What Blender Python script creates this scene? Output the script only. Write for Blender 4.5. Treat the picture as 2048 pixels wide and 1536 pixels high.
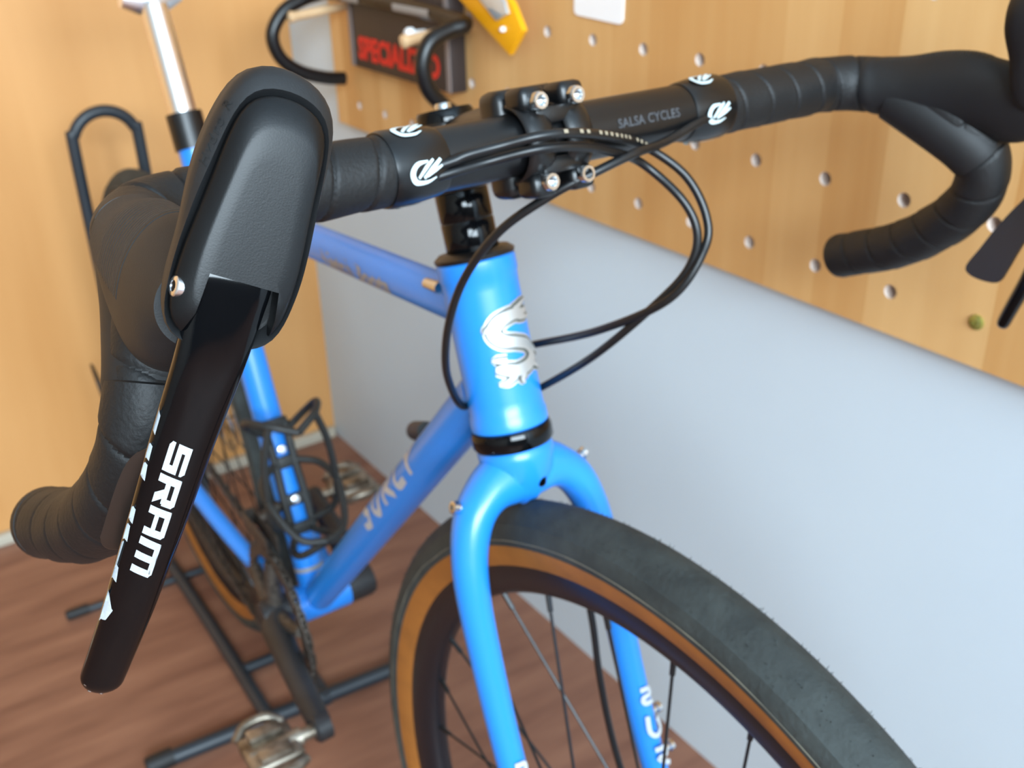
import bpy, bmesh, math, random
from mathutils import Vector as V, Matrix
from mathutils.bvhtree import BVHTree
random.seed(7)
for o in list(bpy.data.objects): bpy.data.objects.remove(o, do_unlink=True)
SC = bpy.context.scene
COL = SC.collection

# ------------------------------------------------------------------ camera
CAM_POS = V((0.35424, -0.34011, 1.04172))
cr, cu, cf = V((0.549957, 0.834883, -0.022755)), V((-0.365266, 0.264932, 0.892408)), V((-0.751084, 0.482475, -0.450656))
cam_d = bpy.data.cameras.new('camera'); cam = bpy.data.objects.new('camera', cam_d); COL.objects.link(cam)
cam.matrix_world = Matrix(((cr.x, cu.x, -cf.x, CAM_POS.x), (cr.y, cu.y, -cf.y, CAM_POS.y), (cr.z, cu.z, -cf.z, CAM_POS.z), (0, 0, 0, 1)))
cam_d.sensor_width = 36; cam_d.lens = 2097.97 / 2048 * 36; cam_d.clip_start = 0.02
cam_d.dof.use_dof = True; cam_d.dof.focus_distance = 0.335; cam_d.dof.aperture_fstop = 16.0
SC.camera = cam
# ------------------------------------------------------------------ light
w = bpy.data.worlds.new('world'); SC.world = w; w.use_nodes = True
w.node_tree.nodes['Background'].inputs[0].default_value = (0.66, 0.85, 1.0, 1)
w.node_tree.nodes['Background'].inputs[1].default_value = 1.6
def area(name, loc, target, sx, sy, power, col):
    d = bpy.data.lights.new(name, 'AREA'); d.shape = 'RECTANGLE'; d.size = sx; d.size_y = sy; d.energy = power; d.color = col
    o = bpy.data.objects.new(name, d); COL.objects.link(o); o.location = loc
    o.rotation_euler = (V(target) - V(loc)).to_track_quat('-Z', 'Y').to_euler(); return o
area('shop_window_offscreen', (3.02, -0.95, 2.02), (-0.5, 0.1, 0.75), 2.5, 1.05, 150, (0.74, 0.89, 1.0))
SC.view_settings.view_transform = 'Standard'; SC.view_settings.look = 'None'
SC.view_settings.exposure = 0.92; SC.view_settings.gamma = 1.0; SC.view_settings.use_curve_mapping = False

# ------------------------------------------------------------------ materials
def lin(c): return tuple(((x / 255) / 12.92 if x / 255 <= 0.04045 else (((x / 255) + 0.055) / 1.055) ** 2.4) for x in c) + (1,)
def mat(name, rgb, rough=0.5, metal=0.0, coat=0.0, var=0.0, vscale=30, vec=(1, 1, 1), bump=0.0, bscale=300, spec=0.5, bvec=(1, 1, 1), emit=None, rgb2=None, trans=0.0, alpha=1.0):
    m = bpy.data.materials.new(name); m.use_nodes = True; nt = m.node_tree; b = nt.nodes['Principled BSDF']
    b.inputs['Base Color'].default_value = lin(rgb); b.inputs['Roughness'].default_value = rough; b.inputs['Metallic'].default_value = metal
    b.inputs['Coat Weight'].default_value = coat; b.inputs['Coat Roughness'].default_value = 0.05; b.inputs['Specular IOR Level'].default_value = spec
    b.inputs['Transmission Weight'].default_value = trans; b.inputs['Alpha'].default_value = alpha
    tc = nt.nodes.new('ShaderNodeTexCoord')
    if var or rgb2:
        mp = nt.nodes.new('ShaderNodeMapping'); mp.inputs['Scale'].default_value = vec
        nt.links.new(tc.outputs['Object'], mp.inputs[0])
        n = nt.nodes.new('ShaderNodeTexNoise'); n.inputs['Scale'].default_value = vscale; n.inputs['Detail'].default_value = 6
        nt.links.new(mp.outputs[0], n.inputs['Vector'])
        r = nt.nodes.new('ShaderNodeValToRGB'); c2 = rgb2 or tuple(x * (1 - var) for x in rgb)
        r.color_ramp.elements[0].position = 0.3; r.color_ramp.elements[1].position = 0.7
        r.color_ramp.elements[0].color = lin(c2); r.color_ramp.elements[1].color = lin(rgb)
        nt.links.new(n.outputs[0], r.inputs[0]); nt.links.new(r.outputs[0], b.inputs['Base Color'])
    if bump:
        mp2 = nt.nodes.new('ShaderNodeMapping'); mp2.inputs['Scale'].default_value = bvec
        nt.links.new(tc.outputs['Object'], mp2.inputs[0])
        n2 = nt.nodes.new('ShaderNodeTexNoise'); n2.inputs['Scale'].default_value = bscale; n2.inputs['Detail'].default_value = 4
        nt.links.new(mp2.outputs[0], n2.inputs['Vector'])
        bp = nt.nodes.new('ShaderNodeBump'); bp.inputs['Strength'].default_value = bump; bp.inputs['Distance'].default_value = 0.002
        nt.links.new(n2.outputs[0], bp.inputs['Height']); nt.links.new(bp.outputs[0], b.inputs['Normal'])
    return m
M = {}
M['blue'] = mat('blue_paint', (30, 132, 226), 0.32, coat=0.28)
M['blue'].node_tree.nodes['Principled BSDF'].inputs['Coat Roughness'].default_value = 0.2
M['gloss_black'] = mat('gloss_black_paint', (6, 7, 9), 0.10, spec=0.28)
M['satin_black'] = mat('satin_black_metal', (10, 11, 13), 0.36)
M['hood'] = mat('hood_rubber', (20, 21, 23), 0.6, var=0.25, vscale=60, bump=0.06, bscale=1500)
M['cover'] = mat('cover_plastic', (7, 8, 10), 0.42, var=0.2, vscale=90, bump=0.04, bscale=1800, spec=0.32)
M['shade_black'] = mat('engraving_shade_black', (4, 5, 6), 0.7)  # flat black standing for the shade inside engraved letters
M['tape'] = mat('cork_tape', (13, 14, 16), 0.58, var=0.25, vscale=80, bump=0.18, bscale=500)
M['film'] = mat('finishing_film', (10, 11, 13), 0.30)
M['silver'] = mat('silver_metal', (205, 208, 210), 0.22, metal=1.0)
M['polished'] = mat('polished_alloy', (250, 252, 255), 0.28, metal=1.0)
M['badge'] = mat('badge_silver', (196, 198, 198), 0.38, metal=0.6)
M['badge_dark'] = mat('badge_groove', (70, 74, 68), 0.6, metal=0.0)
M['decal'] = mat('silver_decal', (196, 200, 202), 0.38, metal=0.25)
M['decal_gray'] = mat('gray_decal', (150, 148, 146), 0.5)
M['lever_print'] = mat('lever_print', (182, 188, 192), 0.40, var=0.08, vscale=900)
M['white_print'] = mat('white_print', (205, 222, 224), 0.42)
M['print_dim'] = mat('bar_print', (66, 68, 72), 0.5)
M['print_beige'] = mat('hose_print', (150, 138, 118), 0.5)
M['tread'] = mat('tire_tread', (54, 60, 59), 0.8, rgb2=(34, 39, 39), vscale=40, bump=0.35, bscale=260)
M['tan'] = mat('tan_sidewall', (158, 98, 38), 0.62, var=0.12, vscale=40, bump=0.1, bscale=400)
M['mould'] = mat('mould_flash', (140, 134, 116), 0.6, rgb2=(60, 62, 58), vscale=25)
M['rim'] = mat('rim_black', (20, 20, 26), 0.36)
M['spoke'] = mat('spoke_black', (24, 26, 28), 0.35, metal=0.4)
M['chain'] = mat('dirty_chain', (96, 88, 80), 0.5, metal=0.6, rgb2=(52, 46, 42), vscale=200)
M['crank'] = mat('crank_black', (38, 38, 40), 0.5, var=0.3)
M['pedal'] = mat('pedal_metal', (170, 160, 145), 0.38, metal=0.8, rgb2=(82, 70, 56), vscale=60)
M['stand'] = mat('stand_steel', (34, 41, 48), 0.42)
M['plastic'] = mat('cage_plastic', (34, 35, 34), 0.5)
M['whitewall'] = mat('white_wall', (210, 224, 233), 0.6, rgb2=(204, 218, 228), vscale=3, bump=0.02, bscale=60)
M['back_wood'] = mat('wood_panel', (216, 160, 100), 0.42, rgb2=(202, 144, 84), vscale=1.6, vec=(6, 6, 0.7), bump=0.02, bscale=60)
M['floor'] = mat('floor_wood', (146, 102, 80), 0.45, rgb2=(114, 74, 58), vscale=5, vec=(6, 1.0, 1), bump=0.04, bscale=60, bvec=(8, 1, 1))
M['far_wall'] = mat('far_wall', (176, 170, 160), 0.6, var=0.08, vscale=3)
M['dark_reflect_wall'] = mat('dark_reflect_wall', (104, 98, 92), 0.6, var=0.1, vscale=3)  # dark tone of the added front wall, picked for dark reflections
M['skirting'] = mat('skirting', (186, 176, 158), 0.5)
M['peg_wood'] = mat('peg_wood', (222, 184, 140), 0.5, var=0.08)
M['box_card'] = mat('printed_card', (58, 48, 46), 0.5, var=0.15, vscale=20)
M['box_edge'] = mat('card_edge', (128, 118, 116), 0.55)
M['red'] = mat('red_print', (214, 38, 32), 0.5)
M['yellow'] = mat('yellow_card', (240, 168, 10), 0.4)
M['film_clear'] = mat('clear_plastic', (205, 215, 222), 0.12, metal=0.55)
M['paper'] = mat('white_card', (250, 250, 250), 0.5)
M['brass'] = mat('brass', (170, 168, 90), 0.35, metal=0.7)
M['paddle'] = mat('paddle_metal', (92, 88, 84), 0.38, metal=0.9)
M['hose'] = mat('cable_housing', (14, 15, 17), 0.38)
# staves of the pegboard: vertical strips of slightly different tone
def stave_mat():
    m = mat('pegboard_wood', (226, 168, 96), 0.45, bump=0.03, bscale=40, bvec=(6, 6, 0.6)); nt = m.node_tree; b = nt.nodes['Principled BSDF']
    tc = nt.nodes.new('ShaderNodeTexCoord'); sx = nt.nodes.new('ShaderNodeSeparateXYZ'); nt.links.new(tc.outputs['Object'], sx.inputs[0])
    mu = nt.nodes.new('ShaderNodeMath'); mu.operation = 'MULTIPLY'; mu.inputs[1].default_value = 1 / 0.058; nt.links.new(sx.outputs[0], mu.inputs[0])
    fl = nt.nodes.new('ShaderNodeMath'); fl.operation = 'FLOOR'; nt.links.new(mu.outputs[0], fl.inputs[0])
    wn = nt.nodes.new('ShaderNodeTexWhiteNoise'); wn.noise_dimensions = '1D'; nt.links.new(fl.outputs[0], wn.inputs['W'])
    mp = nt.nodes.new('ShaderNodeMapping'); mp.inputs['Scale'].default_value = (18, 18, 1.2); nt.links.new(tc.outputs['Object'], mp.inputs[0])
    n = nt.nodes.new('ShaderNodeTexNoise'); n.inputs['Scale'].default_value = 2.2; n.inputs['Detail'].default_value = 5; nt.links.new(mp.outputs[0], n.inputs['Vector'])
    ad = nt.nodes.new('ShaderNodeMath'); ad.operation = 'MULTIPLY_ADD'; ad.inputs[1].default_value = 0.45; nt.links.new(wn.outputs['Value'], ad.inputs[0])
    sc = nt.nodes.new('ShaderNodeMath'); sc.operation = 'MULTIPLY'; sc.inputs[1].default_value = 0.6; nt.links.new(n.outputs[0], sc.inputs[0]); nt.links.new(sc.outputs[0], ad.inputs[2])
    r = nt.nodes.new('ShaderNodeValToRGB'); r.color_ramp.elements[0].color = lin((200, 148, 88)); r.color_ramp.elements[1].color = lin((224, 182, 124))
    r.color_ramp.elements[0].position = 0.2; r.color_ramp.elements[1].position = 0.85
    nt.links.new(ad.outputs[0], r.inputs[0]); nt.links.new(r.outputs[0], b.inputs['Base Color']); return m
M['pegboard'] = stave_mat()
M['hole_wood'] = mat('hole_wall_wood', (226, 208, 196), 0.6)  # paler wood tone on the hole walls than on the board face
# ribbed grip rubber
def rib_mat():
    m = mat('grip_ribs', (27, 28, 29), 0.6); nt = m.node_tree; b = nt.nodes['Principled BSDF']
    uv = nt.nodes.new('ShaderNodeAttribute'); uv.attribute_name = 'ribs'
    sx = nt.nodes.new('ShaderNodeSeparateXYZ'); nt.links.new(uv.outputs['Vector'], sx.inputs[0])
    def sine(sock, k):
        a = nt.nodes.new('ShaderNodeMath'); a.operation = 'MULTIPLY'; a.inputs[1].default_value = k; nt.links.new(sock, a.inputs[0])
        s = nt.nodes.new('ShaderNodeMath'); s.operation = 'SINE'; nt.links.new(a.outputs[0], s.inputs[0]); return s.outputs[0]
    bp = nt.nodes.new('ShaderNodeBump'); bp.inputs['Strength'].default_value = 0.7; bp.inputs['Distance'].default_value = 0.0006
    nt.links.new(sine(sx.outputs[0], 2 * math.pi * 30), bp.inputs['Height']); nt.links.new(bp.outputs[0], b.inputs['Normal']); return m
M['ribs'] = rib_mat()

# ------------------------------------------------------------------ mesh helpers
def obj(name, bm, m, parent=None, smooth=True, label=None, sharp=40):
    bmesh.ops.remove_doubles(bm, verts=bm.verts, dist=1e-6)
    bmesh.ops.recalc_face_normals(bm, faces=bm.faces)
    co = [v.co for v in bm.verts]
    c = V([(min(p[i] for p in co) + max(p[i] for p in co)) / 2 for i in range(3)])
    for v in bm.verts: v.co -= c
    me = bpy.data.meshes.new(name); bm.to_mesh(me); bm.free()
    if smooth:
        me.polygons.foreach_set('use_smooth', [True] * len(me.polygons)); me.set_sharp_from_angle(angle=math.radians(sharp))
    for mm in (m if isinstance(m, (list, tuple)) else [m]): me.materials.append(M[mm])
    o = bpy.data.objects.new(name, me); COL.objects.link(o)
    if parent: o.parent = parent; o.location = c - wloc(parent)
    else: o.location = c
    if label: o['label'] = label
    return o
def wloc(o):
    p = V(o.location)
    while o.parent: o = o.parent; p = p + V(o.location)
    return p
def empty(name, loc, label, cat, group=None):
    o = bpy.data.objects.new(name, None); COL.objects.link(o); o.location = loc; o.empty_display_size = 0.05
    o['label'] = label; o['category'] = cat
    if group: o['group'] = group
    return o
def tag(o, label, cat, group=None):
    o['label'] = label; o['category'] = cat
    if group: o['group'] = group
    return o
def NB(): return bmesh.new()
def cat_rom(pts, n=8, closed=False):
    P = [V(p) for p in pts]; out = []; L = len(P)
    for i in range(L if closed else L - 1):
        if closed: a, b, c, d = P[i - 1], P[i], P[(i + 1) % L], P[(i + 2) % L]
        else:
            b, c = P[i], P[i + 1]; a = P[i - 1] if i else b * 2 - c; d = P[i + 2] if i + 2 < L else c * 2 - b
        for k in range(n):
            t = k / n
            out.append(0.5 * ((2 * b) + (c - a) * t + (2 * a - 5 * b + 4 * c - d) * t * t + (3 * b - 3 * c + d - a) * t ** 3))
    if not closed: out.append(P[-1].copy())
    return out
def frames(path, up=None, closed=False):
    n = len(path); T = []
    for i in range(n):
        a = path[i - 1] if (i or closed) else path[0]; b = path[(i + 1) % n] if (i < n - 1 or closed) else path[-1]
        T.append((b - a).normalized())
    u = V(up) if up is not None else (V((0, 0, 1)) if abs(T[0].z) < 0.9 else V((1, 0, 0)))
    out = []
    for i in range(n):
        if up is not None: u = V(up)
        u = (u - T[i] * u.dot(T[i])); u.normalize()
        out.append((T[i], u, T[i].cross(u)))
    return out
def bridge(bm, rings, closed=False, caps=True):
    n = len(rings[0])
    R = list(zip(rings, rings[1:])) + ([(rings[-1], rings[0])] if closed else [])
    for a, b in R:
        for k in range(n): bm.faces.new((a[k], a[(k + 1) % n], b[(k + 1) % n], b[k]))
    if caps and not closed: bm.faces.new(list(reversed(rings[0]))); bm.faces.new(rings[-1])
def tube(bm, path, r, seg=16, up=None, closed=False, caps=True, ry=None, rfun=None):
    path = [V(p) for p in path]; F = frames(path, up, closed); rings = []; s = 0
    for i, (p, (t, a, b)) in enumerate(zip(path, F)):
        if i: s += (p - path[i - 1]).length
        rr = r[i] if isinstance(r, (list, tuple)) else r; r2 = (ry[i] if isinstance(ry, (list, tuple)) else ry) or rr
        ring = []
        for k in range(seg):
            th = 2 * math.pi * k / seg; q = rfun(s, th) if rfun else 0
            ring.append(bm.verts.new(p + a * (math.cos(th) * (rr + q)) + b * (math.sin(th) * (r2 + q))))
        rings.append(ring)
    bridge(bm, rings, closed, caps); return bm
def cyl(bm, a, b, r, seg=20, r2=None):
    return tube(bm, [V(a), V(b)], [r, r2 if r2 is not None else r], seg)
def lathe(bm, prof, org, axis, seg=48, closedprof=False):
    axis = V(axis).normalized(); u = axis.orthogonal().normalized(); v = axis.cross(u); org = V(org); rings = []
    for r, h in prof:
        rings.append([bm.verts.new(org + axis * h + (u * math.cos(2 * math.pi * k / seg) + v * math.sin(2 * math.pi * k / seg)) * r) for k in range(seg)])
    bridge(bm, rings, closedprof, caps=not closedprof); return bm
def box(bm, c, sx, sy, sz, X=(1, 0, 0), Y=(0, 1, 0), Z=(0, 0, 1), bev=0.0, seg=2):
    c = V(c); X, Y, Z = V(X), V(Y), V(Z)
    vs = [bm.verts.new(c + X * (sx / 2 * i) + Y * (sy / 2 * j) + Z * (sz / 2 * k)) for i in (-1, 1) for j in (-1, 1) for k in (-1, 1)]
    fs = [bm.faces.new([vs[i] for i in q]) for q in ((0, 1, 3, 2), (4, 6, 7, 5), (0, 4, 5, 1), (2, 3, 7, 6), (0, 2, 6, 4), (1, 5, 7, 3))]
    if bev:
        es = list({e for f in fs for e in f.edges}); bmesh.ops.bevel(bm, geom=es, offset=bev, segments=seg, profile=0.5, affect='EDGES')
    return bm
def prism(bm, poly, org, X, Y, N, t, bev=0.0):
    org, X, Y, N = V(org), V(X), V(Y), V(N)
    a = [bm.verts.new(org + X * p[0] + Y * p[1]) for p in poly]; b = [bm.verts.new(v.co + N * t) for v in a]
    f1 = bm.faces.new(list(reversed(a))); f2 = bm.faces.new(b); n = len(a)
    for k in range(n): bm.faces.new((a[k], a[(k + 1) % n], b[(k + 1) % n], b[k]))
    if bev: bmesh.ops.bevel(bm, geom=list(f2.edges), offset=bev, segments=2, profile=0.5, affect='EDGES')
    return bm
def strip(bm, pts, wd, fmap, n=6, lift=0.0):
    """a flat stroke of given widths laid on a surface through fmap(x, y, lift)"""
    P = cat_rom([(p[0], p[1], 0) for p in pts], n); L = len(P); prev = None; m = len(wd)
    for i, p in enumerate(P):
        a = P[max(0, i - 1)]; b = P[min(L - 1, i + 1)]; t = (b - a).normalized(); nn = V((-t.y, t.x, 0))
        k = i / (L - 1) * (m - 1); j = min(int(k), m - 2) if m > 1 else 0; ww = wd[j] + (wd[min(j + 1, m - 1)] - wd[j]) * (k - j)
        row = [bm.verts.new(fmap(*((p + nn * (ww * (q - 1) / 2)).xy), lift)) for q in (0, 1, 2)]
        if prev:
            for q in (0, 1): bm.faces.new((prev[q], prev[q + 1], row[q + 1], row[q]))
        prev = row
def quadpatch(bm, quad, fmap, lift=0.0, n=3):
    a, b, c, d = [V((q[0], q[1], 0)) for q in quad]; g = []
    for i in range(n + 1):
        row = []
        for j in range(n + 1):
            p = (a.lerp(b, i / n)).lerp(d.lerp(c, i / n), j / n); row.append(bm.verts.new(fmap(p.x, p.y, lift)))
        g.append(row)
    for i in range(n):
        for j in range(n): bm.faces.new((g[i][j], g[i + 1][j], g[i + 1][j + 1], g[i][j + 1]))
def text_bm(bm, s, fmap, size=1.0, bold=0.0, shear=0.0, spacing=1.0, lift=0.0, xs=1.0):
    cu_ = bpy.data.curves.new('t', 'FONT'); cu_.body = s; cu_.size = 1.0; cu_.offset = bold; cu_.shear = shear; cu_.space_character = spacing
    cu_.align_x = 'CENTER'; cu_.align_y = 'CENTER'; cu_.resolution_u = 3
    to = bpy.data.objects.new('t', cu_); COL.objects.link(to); dg = bpy.context.evaluated_depsgraph_get(); dg.update()
    me = to.evaluated_get(dg).to_mesh(); tmp = bmesh.new(); tmp.from_mesh(me)
    bmesh.ops.triangulate(tmp, faces=tmp.faces)
    idx = {}
    for v in tmp.verts: idx[v] = bm.verts.new(fmap(v.co.x * size * xs, v.co.y * size, lift))
    for f in tmp.faces:
        try: bm.faces.new([idx[v] for v in f.verts])
        except ValueError: pass
    tmp.free(); to.evaluated_get(dg).to_mesh_clear(); bpy.data.objects.remove(to, do_unlink=True); bpy.data.curves.remove(cu_)
    return bm

# ------------------------------------------------------------------ coordinate frames
ROLL = 0.021535
def FR(x, y, z): return V((x, y * math.cos(ROLL) - z * math.sin(ROLL), y * math.sin(ROLL) + z * math.cos(ROLL)))
def RD(v): return FR(*v)
CROWN = V((-0.15124, 0, 0.69436)); HU = V((-0.29178, 0, 0.95648)); FWD = V((0.95430, 0.06724, 0.29117)); SLAT = V((-0.06431, 0.99774, -0.01962)); AXLE = V((-0.0001, 0.00287, 0.34502))
def FK(l, f, u): return RD(CROWN + SLAT * l + FWD * f + HU * u)     # fork / steerer frame, origin at the crown race
kU, kF, kL = RD(HU), RD(FWD), RD(SLAT)
BB_ = V((-0.0982, -0.0119, 0.9076)); BL = V((-0.0643, 0.9981, -0.0115)).normalized(); BF = V((0.9979, 0.0643, 0.0)).normalized(); BU = BL.cross(BF); BU = BU if BU.z > 0 else -BU
def BR(l, f, u): return BB_ + BL * l + BF * f + BU * u               # handlebar frame, origin at the bar's centre
PSI = 0.024318
WX, WY = V((math.cos(PSI), math.sin(PSI), 0)), V((-math.sin(PSI), math.cos(PSI), 0)); WZ = V((0, 0, 1))
def RM(x, y, z): return WX * x + WY * y + WZ * z                     # room frame: x along the pegboard wall, y towards it
YW, XB, ZP, XP = 0.3948, -1.3948, 0.6678, -1.1968

# ------------------------------------------------------------------ the room
def struct(name, bm, m, smooth=False):
    o = obj(name, bm, m, None, smooth); o['kind'] = 'structure'; return o
ZF = 0.0046
bm = NB(); box(bm, RM(0.8, -1.3, ZF - 0.02), 4.6, 3.6, 0.04, WX, WY); fl = struct('floor', bm, 'floor'); fl['label'] = 'brown wood-look floor with dark streaky grain'
bm = NB(); box(bm, RM(0.8, YW + 0.05, 1.4), 4.6, 0.1, 2.8, WX, WY); o = struct('wall_left', bm, 'whitewall'); o['label'] = 'white painted wall below the perforated board'
bm = NB(); box(bm, RM(XB - 0.05, -1.3, 1.4), 0.1, 3.6, 2.8, WX, WY); o = struct('wall_back', bm, 'back_wood'); o['label'] = 'orange wood veneer wall behind the rear wheel'
bm = NB(); box(bm, RM(0.8, -1.3, 2.85), 4.6, 3.6, 0.1, WX, WY); struct('ceiling', bm, 'whitewall')
bm = NB(); box(bm, RM(0.8, -3.05, 1.4), 4.6, 0.1, 2.8, WX, WY); struct('added_wall_right', bm, 'far_wall')  # unseen wall, added to dim the sky light and deepen contrast
# unseen front wall, added: window band lets daylight in, dark sill darkens reflections
bm = NB(); box(bm, RM(3.08, -1.3, 0.72), 0.06, 3.6, 1.44, WX, WY); box(bm, RM(3.08, -1.3, 2.70), 0.06, 3.6, 0.2, WX, WY); box(bm, RM(3.08, 0.32, 2.02), 0.06, 0.36, 1.16, WX, WY); box(bm, RM(3.08, -2.65, 2.02), 0.06, 0.9, 1.16, WX, WY)
struct('added_wall_front', bm, 'dark_reflect_wall')
bm = NB(); box(bm, RM(XB + 0.008, -1.305, 0.011), 0.016, 3.39, 0.026, WX, WY, bev=0.003); o = struct('baseboard_back', bm, 'skirting', True); o['label'] = 'narrow pale skirting strip along the floor'

# pegboard: one board with round through holes on an 80 mm grid
def pegboard():
    bm = NB(); pit = 0.0805; x0 = -0.1535 - 0.5 * pit; nx0, nx1 = -12, 10; z0 = 0.7055; nz = 9; t = 0.018; yf, yb = YW - t, YW - 0.0005; seg = 20; r = 0.0062
    xs = [x0 + pit * (k) for k in range(nx0, nx1 + 1)]
    org = {}
    def vert(x, y, z):
        k = (round(x, 5), round(y, 5), round(z, 5))
        if k not in org: org[k] = bm.verts.new(RM(x, y, z))
        return org[k]
    X0, X1, Z0, Z1 = XP, xs[-1], ZP, z0 + pit * (nz - 0.5)
    for i in range(len(xs) - 1):
        for j in range(nz):
            a, b = (xs[i] if i else X0), xs[i + 1]; c, d = (z0 + pit * (j - 0.5) if j else Z0), z0 + pit * (j + 0.5)
            cx, cz = xs[i] + pit / 2, z0 + pit * j * 0.985 if j < 3 else z0 + pit * j
            cz = z0 + 0.0795 * j
            ring_f = [vert(cx + r * math.cos(2 * math.pi * k / seg), yf, cz + r * math.sin(2 * math.pi * k / seg)) for k in range(seg)]
            ring_b = [vert(cx + r * math.cos(2 * math.pi * k / seg), yb, cz + r * math.sin(2 * math.pi * k / seg)) for k in range(seg)]
            def outer(y):
                o = []
                for k in range(seg):
                    th = 2 * math.pi * k / seg; ux, uz = math.cos(th), math.sin(th)
                    tx = ((b - cx) / ux if ux > 1e-9 else ((a - cx) / ux if ux < -1e-9 else 1e9)); tz = ((d - cz) / uz if uz > 1e-9 else ((c - cz) / uz if uz < -1e-9 else 1e9)); q = min(tx, tz)
                    o.append((cx + ux * q, y, cz + uz * q))
                return o
            of = outer(yf)
            for k in range(seg):
                p, q = of[k], of[(k + 1) % seg]
                f = [ring_f[k], ring_f[(k + 1) % seg], vert(*q)]
                cor = None
                for (xx, zz) in ((a, c), (a, d), (b, c), (b, d)):
                    th = math.atan2(zz - cz, xx - cx) % (2 * math.pi)
                    if 2 * math.pi * k / seg + 1e-6 < th < 2 * math.pi * (k + 1) / seg - 1e-6: cor = (xx, yf, zz)
                if cor: f.append(vert(*cor))
                f.append(vert(*p)); bm.faces.new(f)
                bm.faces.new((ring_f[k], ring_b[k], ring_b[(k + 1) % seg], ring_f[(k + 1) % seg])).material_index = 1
    # board edges: bottom, left end
    for (a, b, z) in ((X0, X1, Z0), (X0, X1, Z1)):
        bm.faces.new([bm.verts.new(RM(a, yf, z)), bm.verts.new(RM(b, yf, z)), bm.verts.new(RM(b, yb, z)), bm.verts.new(RM(a, yb, z))])
    for x in (X0, X1):
        bm.faces.new([bm.verts.new(RM(x, yf, Z0)), bm.verts.new(RM(x, yf, Z1)), bm.verts.new(RM(x, yb, Z1)), bm.verts.new(RM(x, yb, Z0))])
    return bm
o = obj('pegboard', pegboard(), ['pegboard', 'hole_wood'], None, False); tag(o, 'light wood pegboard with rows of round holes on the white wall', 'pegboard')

# ------------------------------------------------------------------ the bicycle
bike = empty('bicycle', FR(-0.55, 0, 0), 'bright blue steel bicycle with black drop handlebar and tan wall tires', 'bicycle')
# --- frame tubes
def ftube(name, pts, r, m='blue', parent=bike, seg=32, ry=None, up=None, label=None):
    bm = NB(); tube(bm, [FR(*p) for p in pts], r, seg, ry=ry, up=up); return obj(name, bm, m, parent, label=label)
HTB = 0.013; HTT = HTB + 0.1124
bm = NB(); lathe(bm, [(0.0, HTB), (0.0240, HTB), (0.0258, HTB + 0.0015), (0.0258, HTB + 0.009), (0.0249, HTB + 0.011), (0.0246, HTB + 0.02), (0.0246, HTT - 0.02), (0.0249, HTT - 0.0125), (0.0257, HTT - 0.0105), (0.0257, HTT - 0.0015), (0.0242, HTT), (0.0, HTT)], FK(0, 0, 0), kU, 64)
head_tube = obj('head_tube', bm, 'blue', bike)
TT0, TT1 = V((-0.190, 0, 0.7785)), V((-0.752, 0, 0.7195))
top_tube = ftube('top_tube', [TT0, TT1], 0.0146)
DT0, DT1 = V((-0.182, 0, 0.722)), V((-0.597, 0, 0.2745))
down_tube = ftube('down_tube', [DT0, DT1], 0.0178)
BBc = V((-0.597, 0, 0.2745)); STt = V((-0.7695, 0, 0.772)); std = (STt - BBc).normalized()
seat_tube = ftube('seat_tube', [BBc, STt], 0.0162)
bm = NB(); cyl(bm, FR(-0.597, 0.035, 0.2745), FR(-0.597, -0.035, 0.2745), 0.0215, 32); bb = obj('bottom_bracket_shell', bm, 'blue', bike)
RAX = V((-1.018, 0, 0.345))
for s in (-1, 1):
    ftube('chain_stay', cat_rom([(-0.605, s * 0.022, 0.272), (-0.68, s * 0.036, 0.283), (-0.80, s * 0.052, 0.305), (-1.015, s * 0.068, 0.343)], 6), 0.0105)
    ftube('seat_stay', cat_rom([(-0.748, s * 0.016, 0.708), (-0.79, s * 0.030, 0.655), (-0.88, s * 0.048, 0.535), (-1.012, s * 0.066, 0.352)], 6), 0.008)
# seat post, collar, saddle
bm = NB(); cyl(bm, FR(*(STt - std * 0.004)), FR(*(STt + std * 0.034)), 0.0190, 28); collar = obj('seat_collar', bm, 'satin_black', bike)
bm = NB(); pb = STt + std * 0.034; pt = STt + std * 0.146; cyl(bm, FR(*(STt - std * 0.02)), FR(*pt), 0.0138, 28); post = obj('seat_post', bm, 'polished', bike, label='polished silver seat post')
hd = pt + V((-0.008, 0, 0.010)); bm = NB()
tube(bm, [FR(hd.x, -0.030, hd.z), FR(hd.x, -0.012, hd.z - 0.004), FR(hd.x, 0.012, hd.z - 0.004), FR(hd.x, 0.030, hd.z)], [0.010, 0.0155, 0.0155, 0.010], 16); obj('post_clamp', bm, 'polished', post)
sd_c = hd + V((-0.02, 0, 0.055)); bm = NB(); rings = []
for i in range(15):
    t = i / 14; x = sd_c.x + 0.14 - 0.27 * t; hw = 0.018 + 0.055 * max(0, (t - 0.35) / 0.65) ** 1.3; z = sd_c.z + 0.012 * math.sin(t * math.pi * 1.2 + 2.2); e = 1 if 0 < i < 14 else 0.4
    rings.append([bm.verts.new(FR(x, hw * e * math.cos(2 * math.pi * k / 20), z + (0.014 if math.sin(2 * math.pi * k / 20) > 0 else 0.022) * e * math.sin(2 * math.pi * k / 20))) for k in range(20)])
bridge(bm, rings); saddle = obj('saddle', bm, 'satin_black', bike)
for s in (-1, 1):
    bm = NB(); tube(bm, cat_rom([FR(sd_c.x + 0.11, s * 0.012, sd_c.z - 0.012), FR(sd_c.x + 0.04, s * 0.022, hd.z + 0.004), FR(sd_c.x - 0.04, s * 0.022, hd.z + 0.004), FR(sd_c.x - 0.11, s * 0.03, sd_c.z - 0.012)], 6), 0.0035, 10); obj('saddle_rail', bm, 'silver', saddle)

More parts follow.
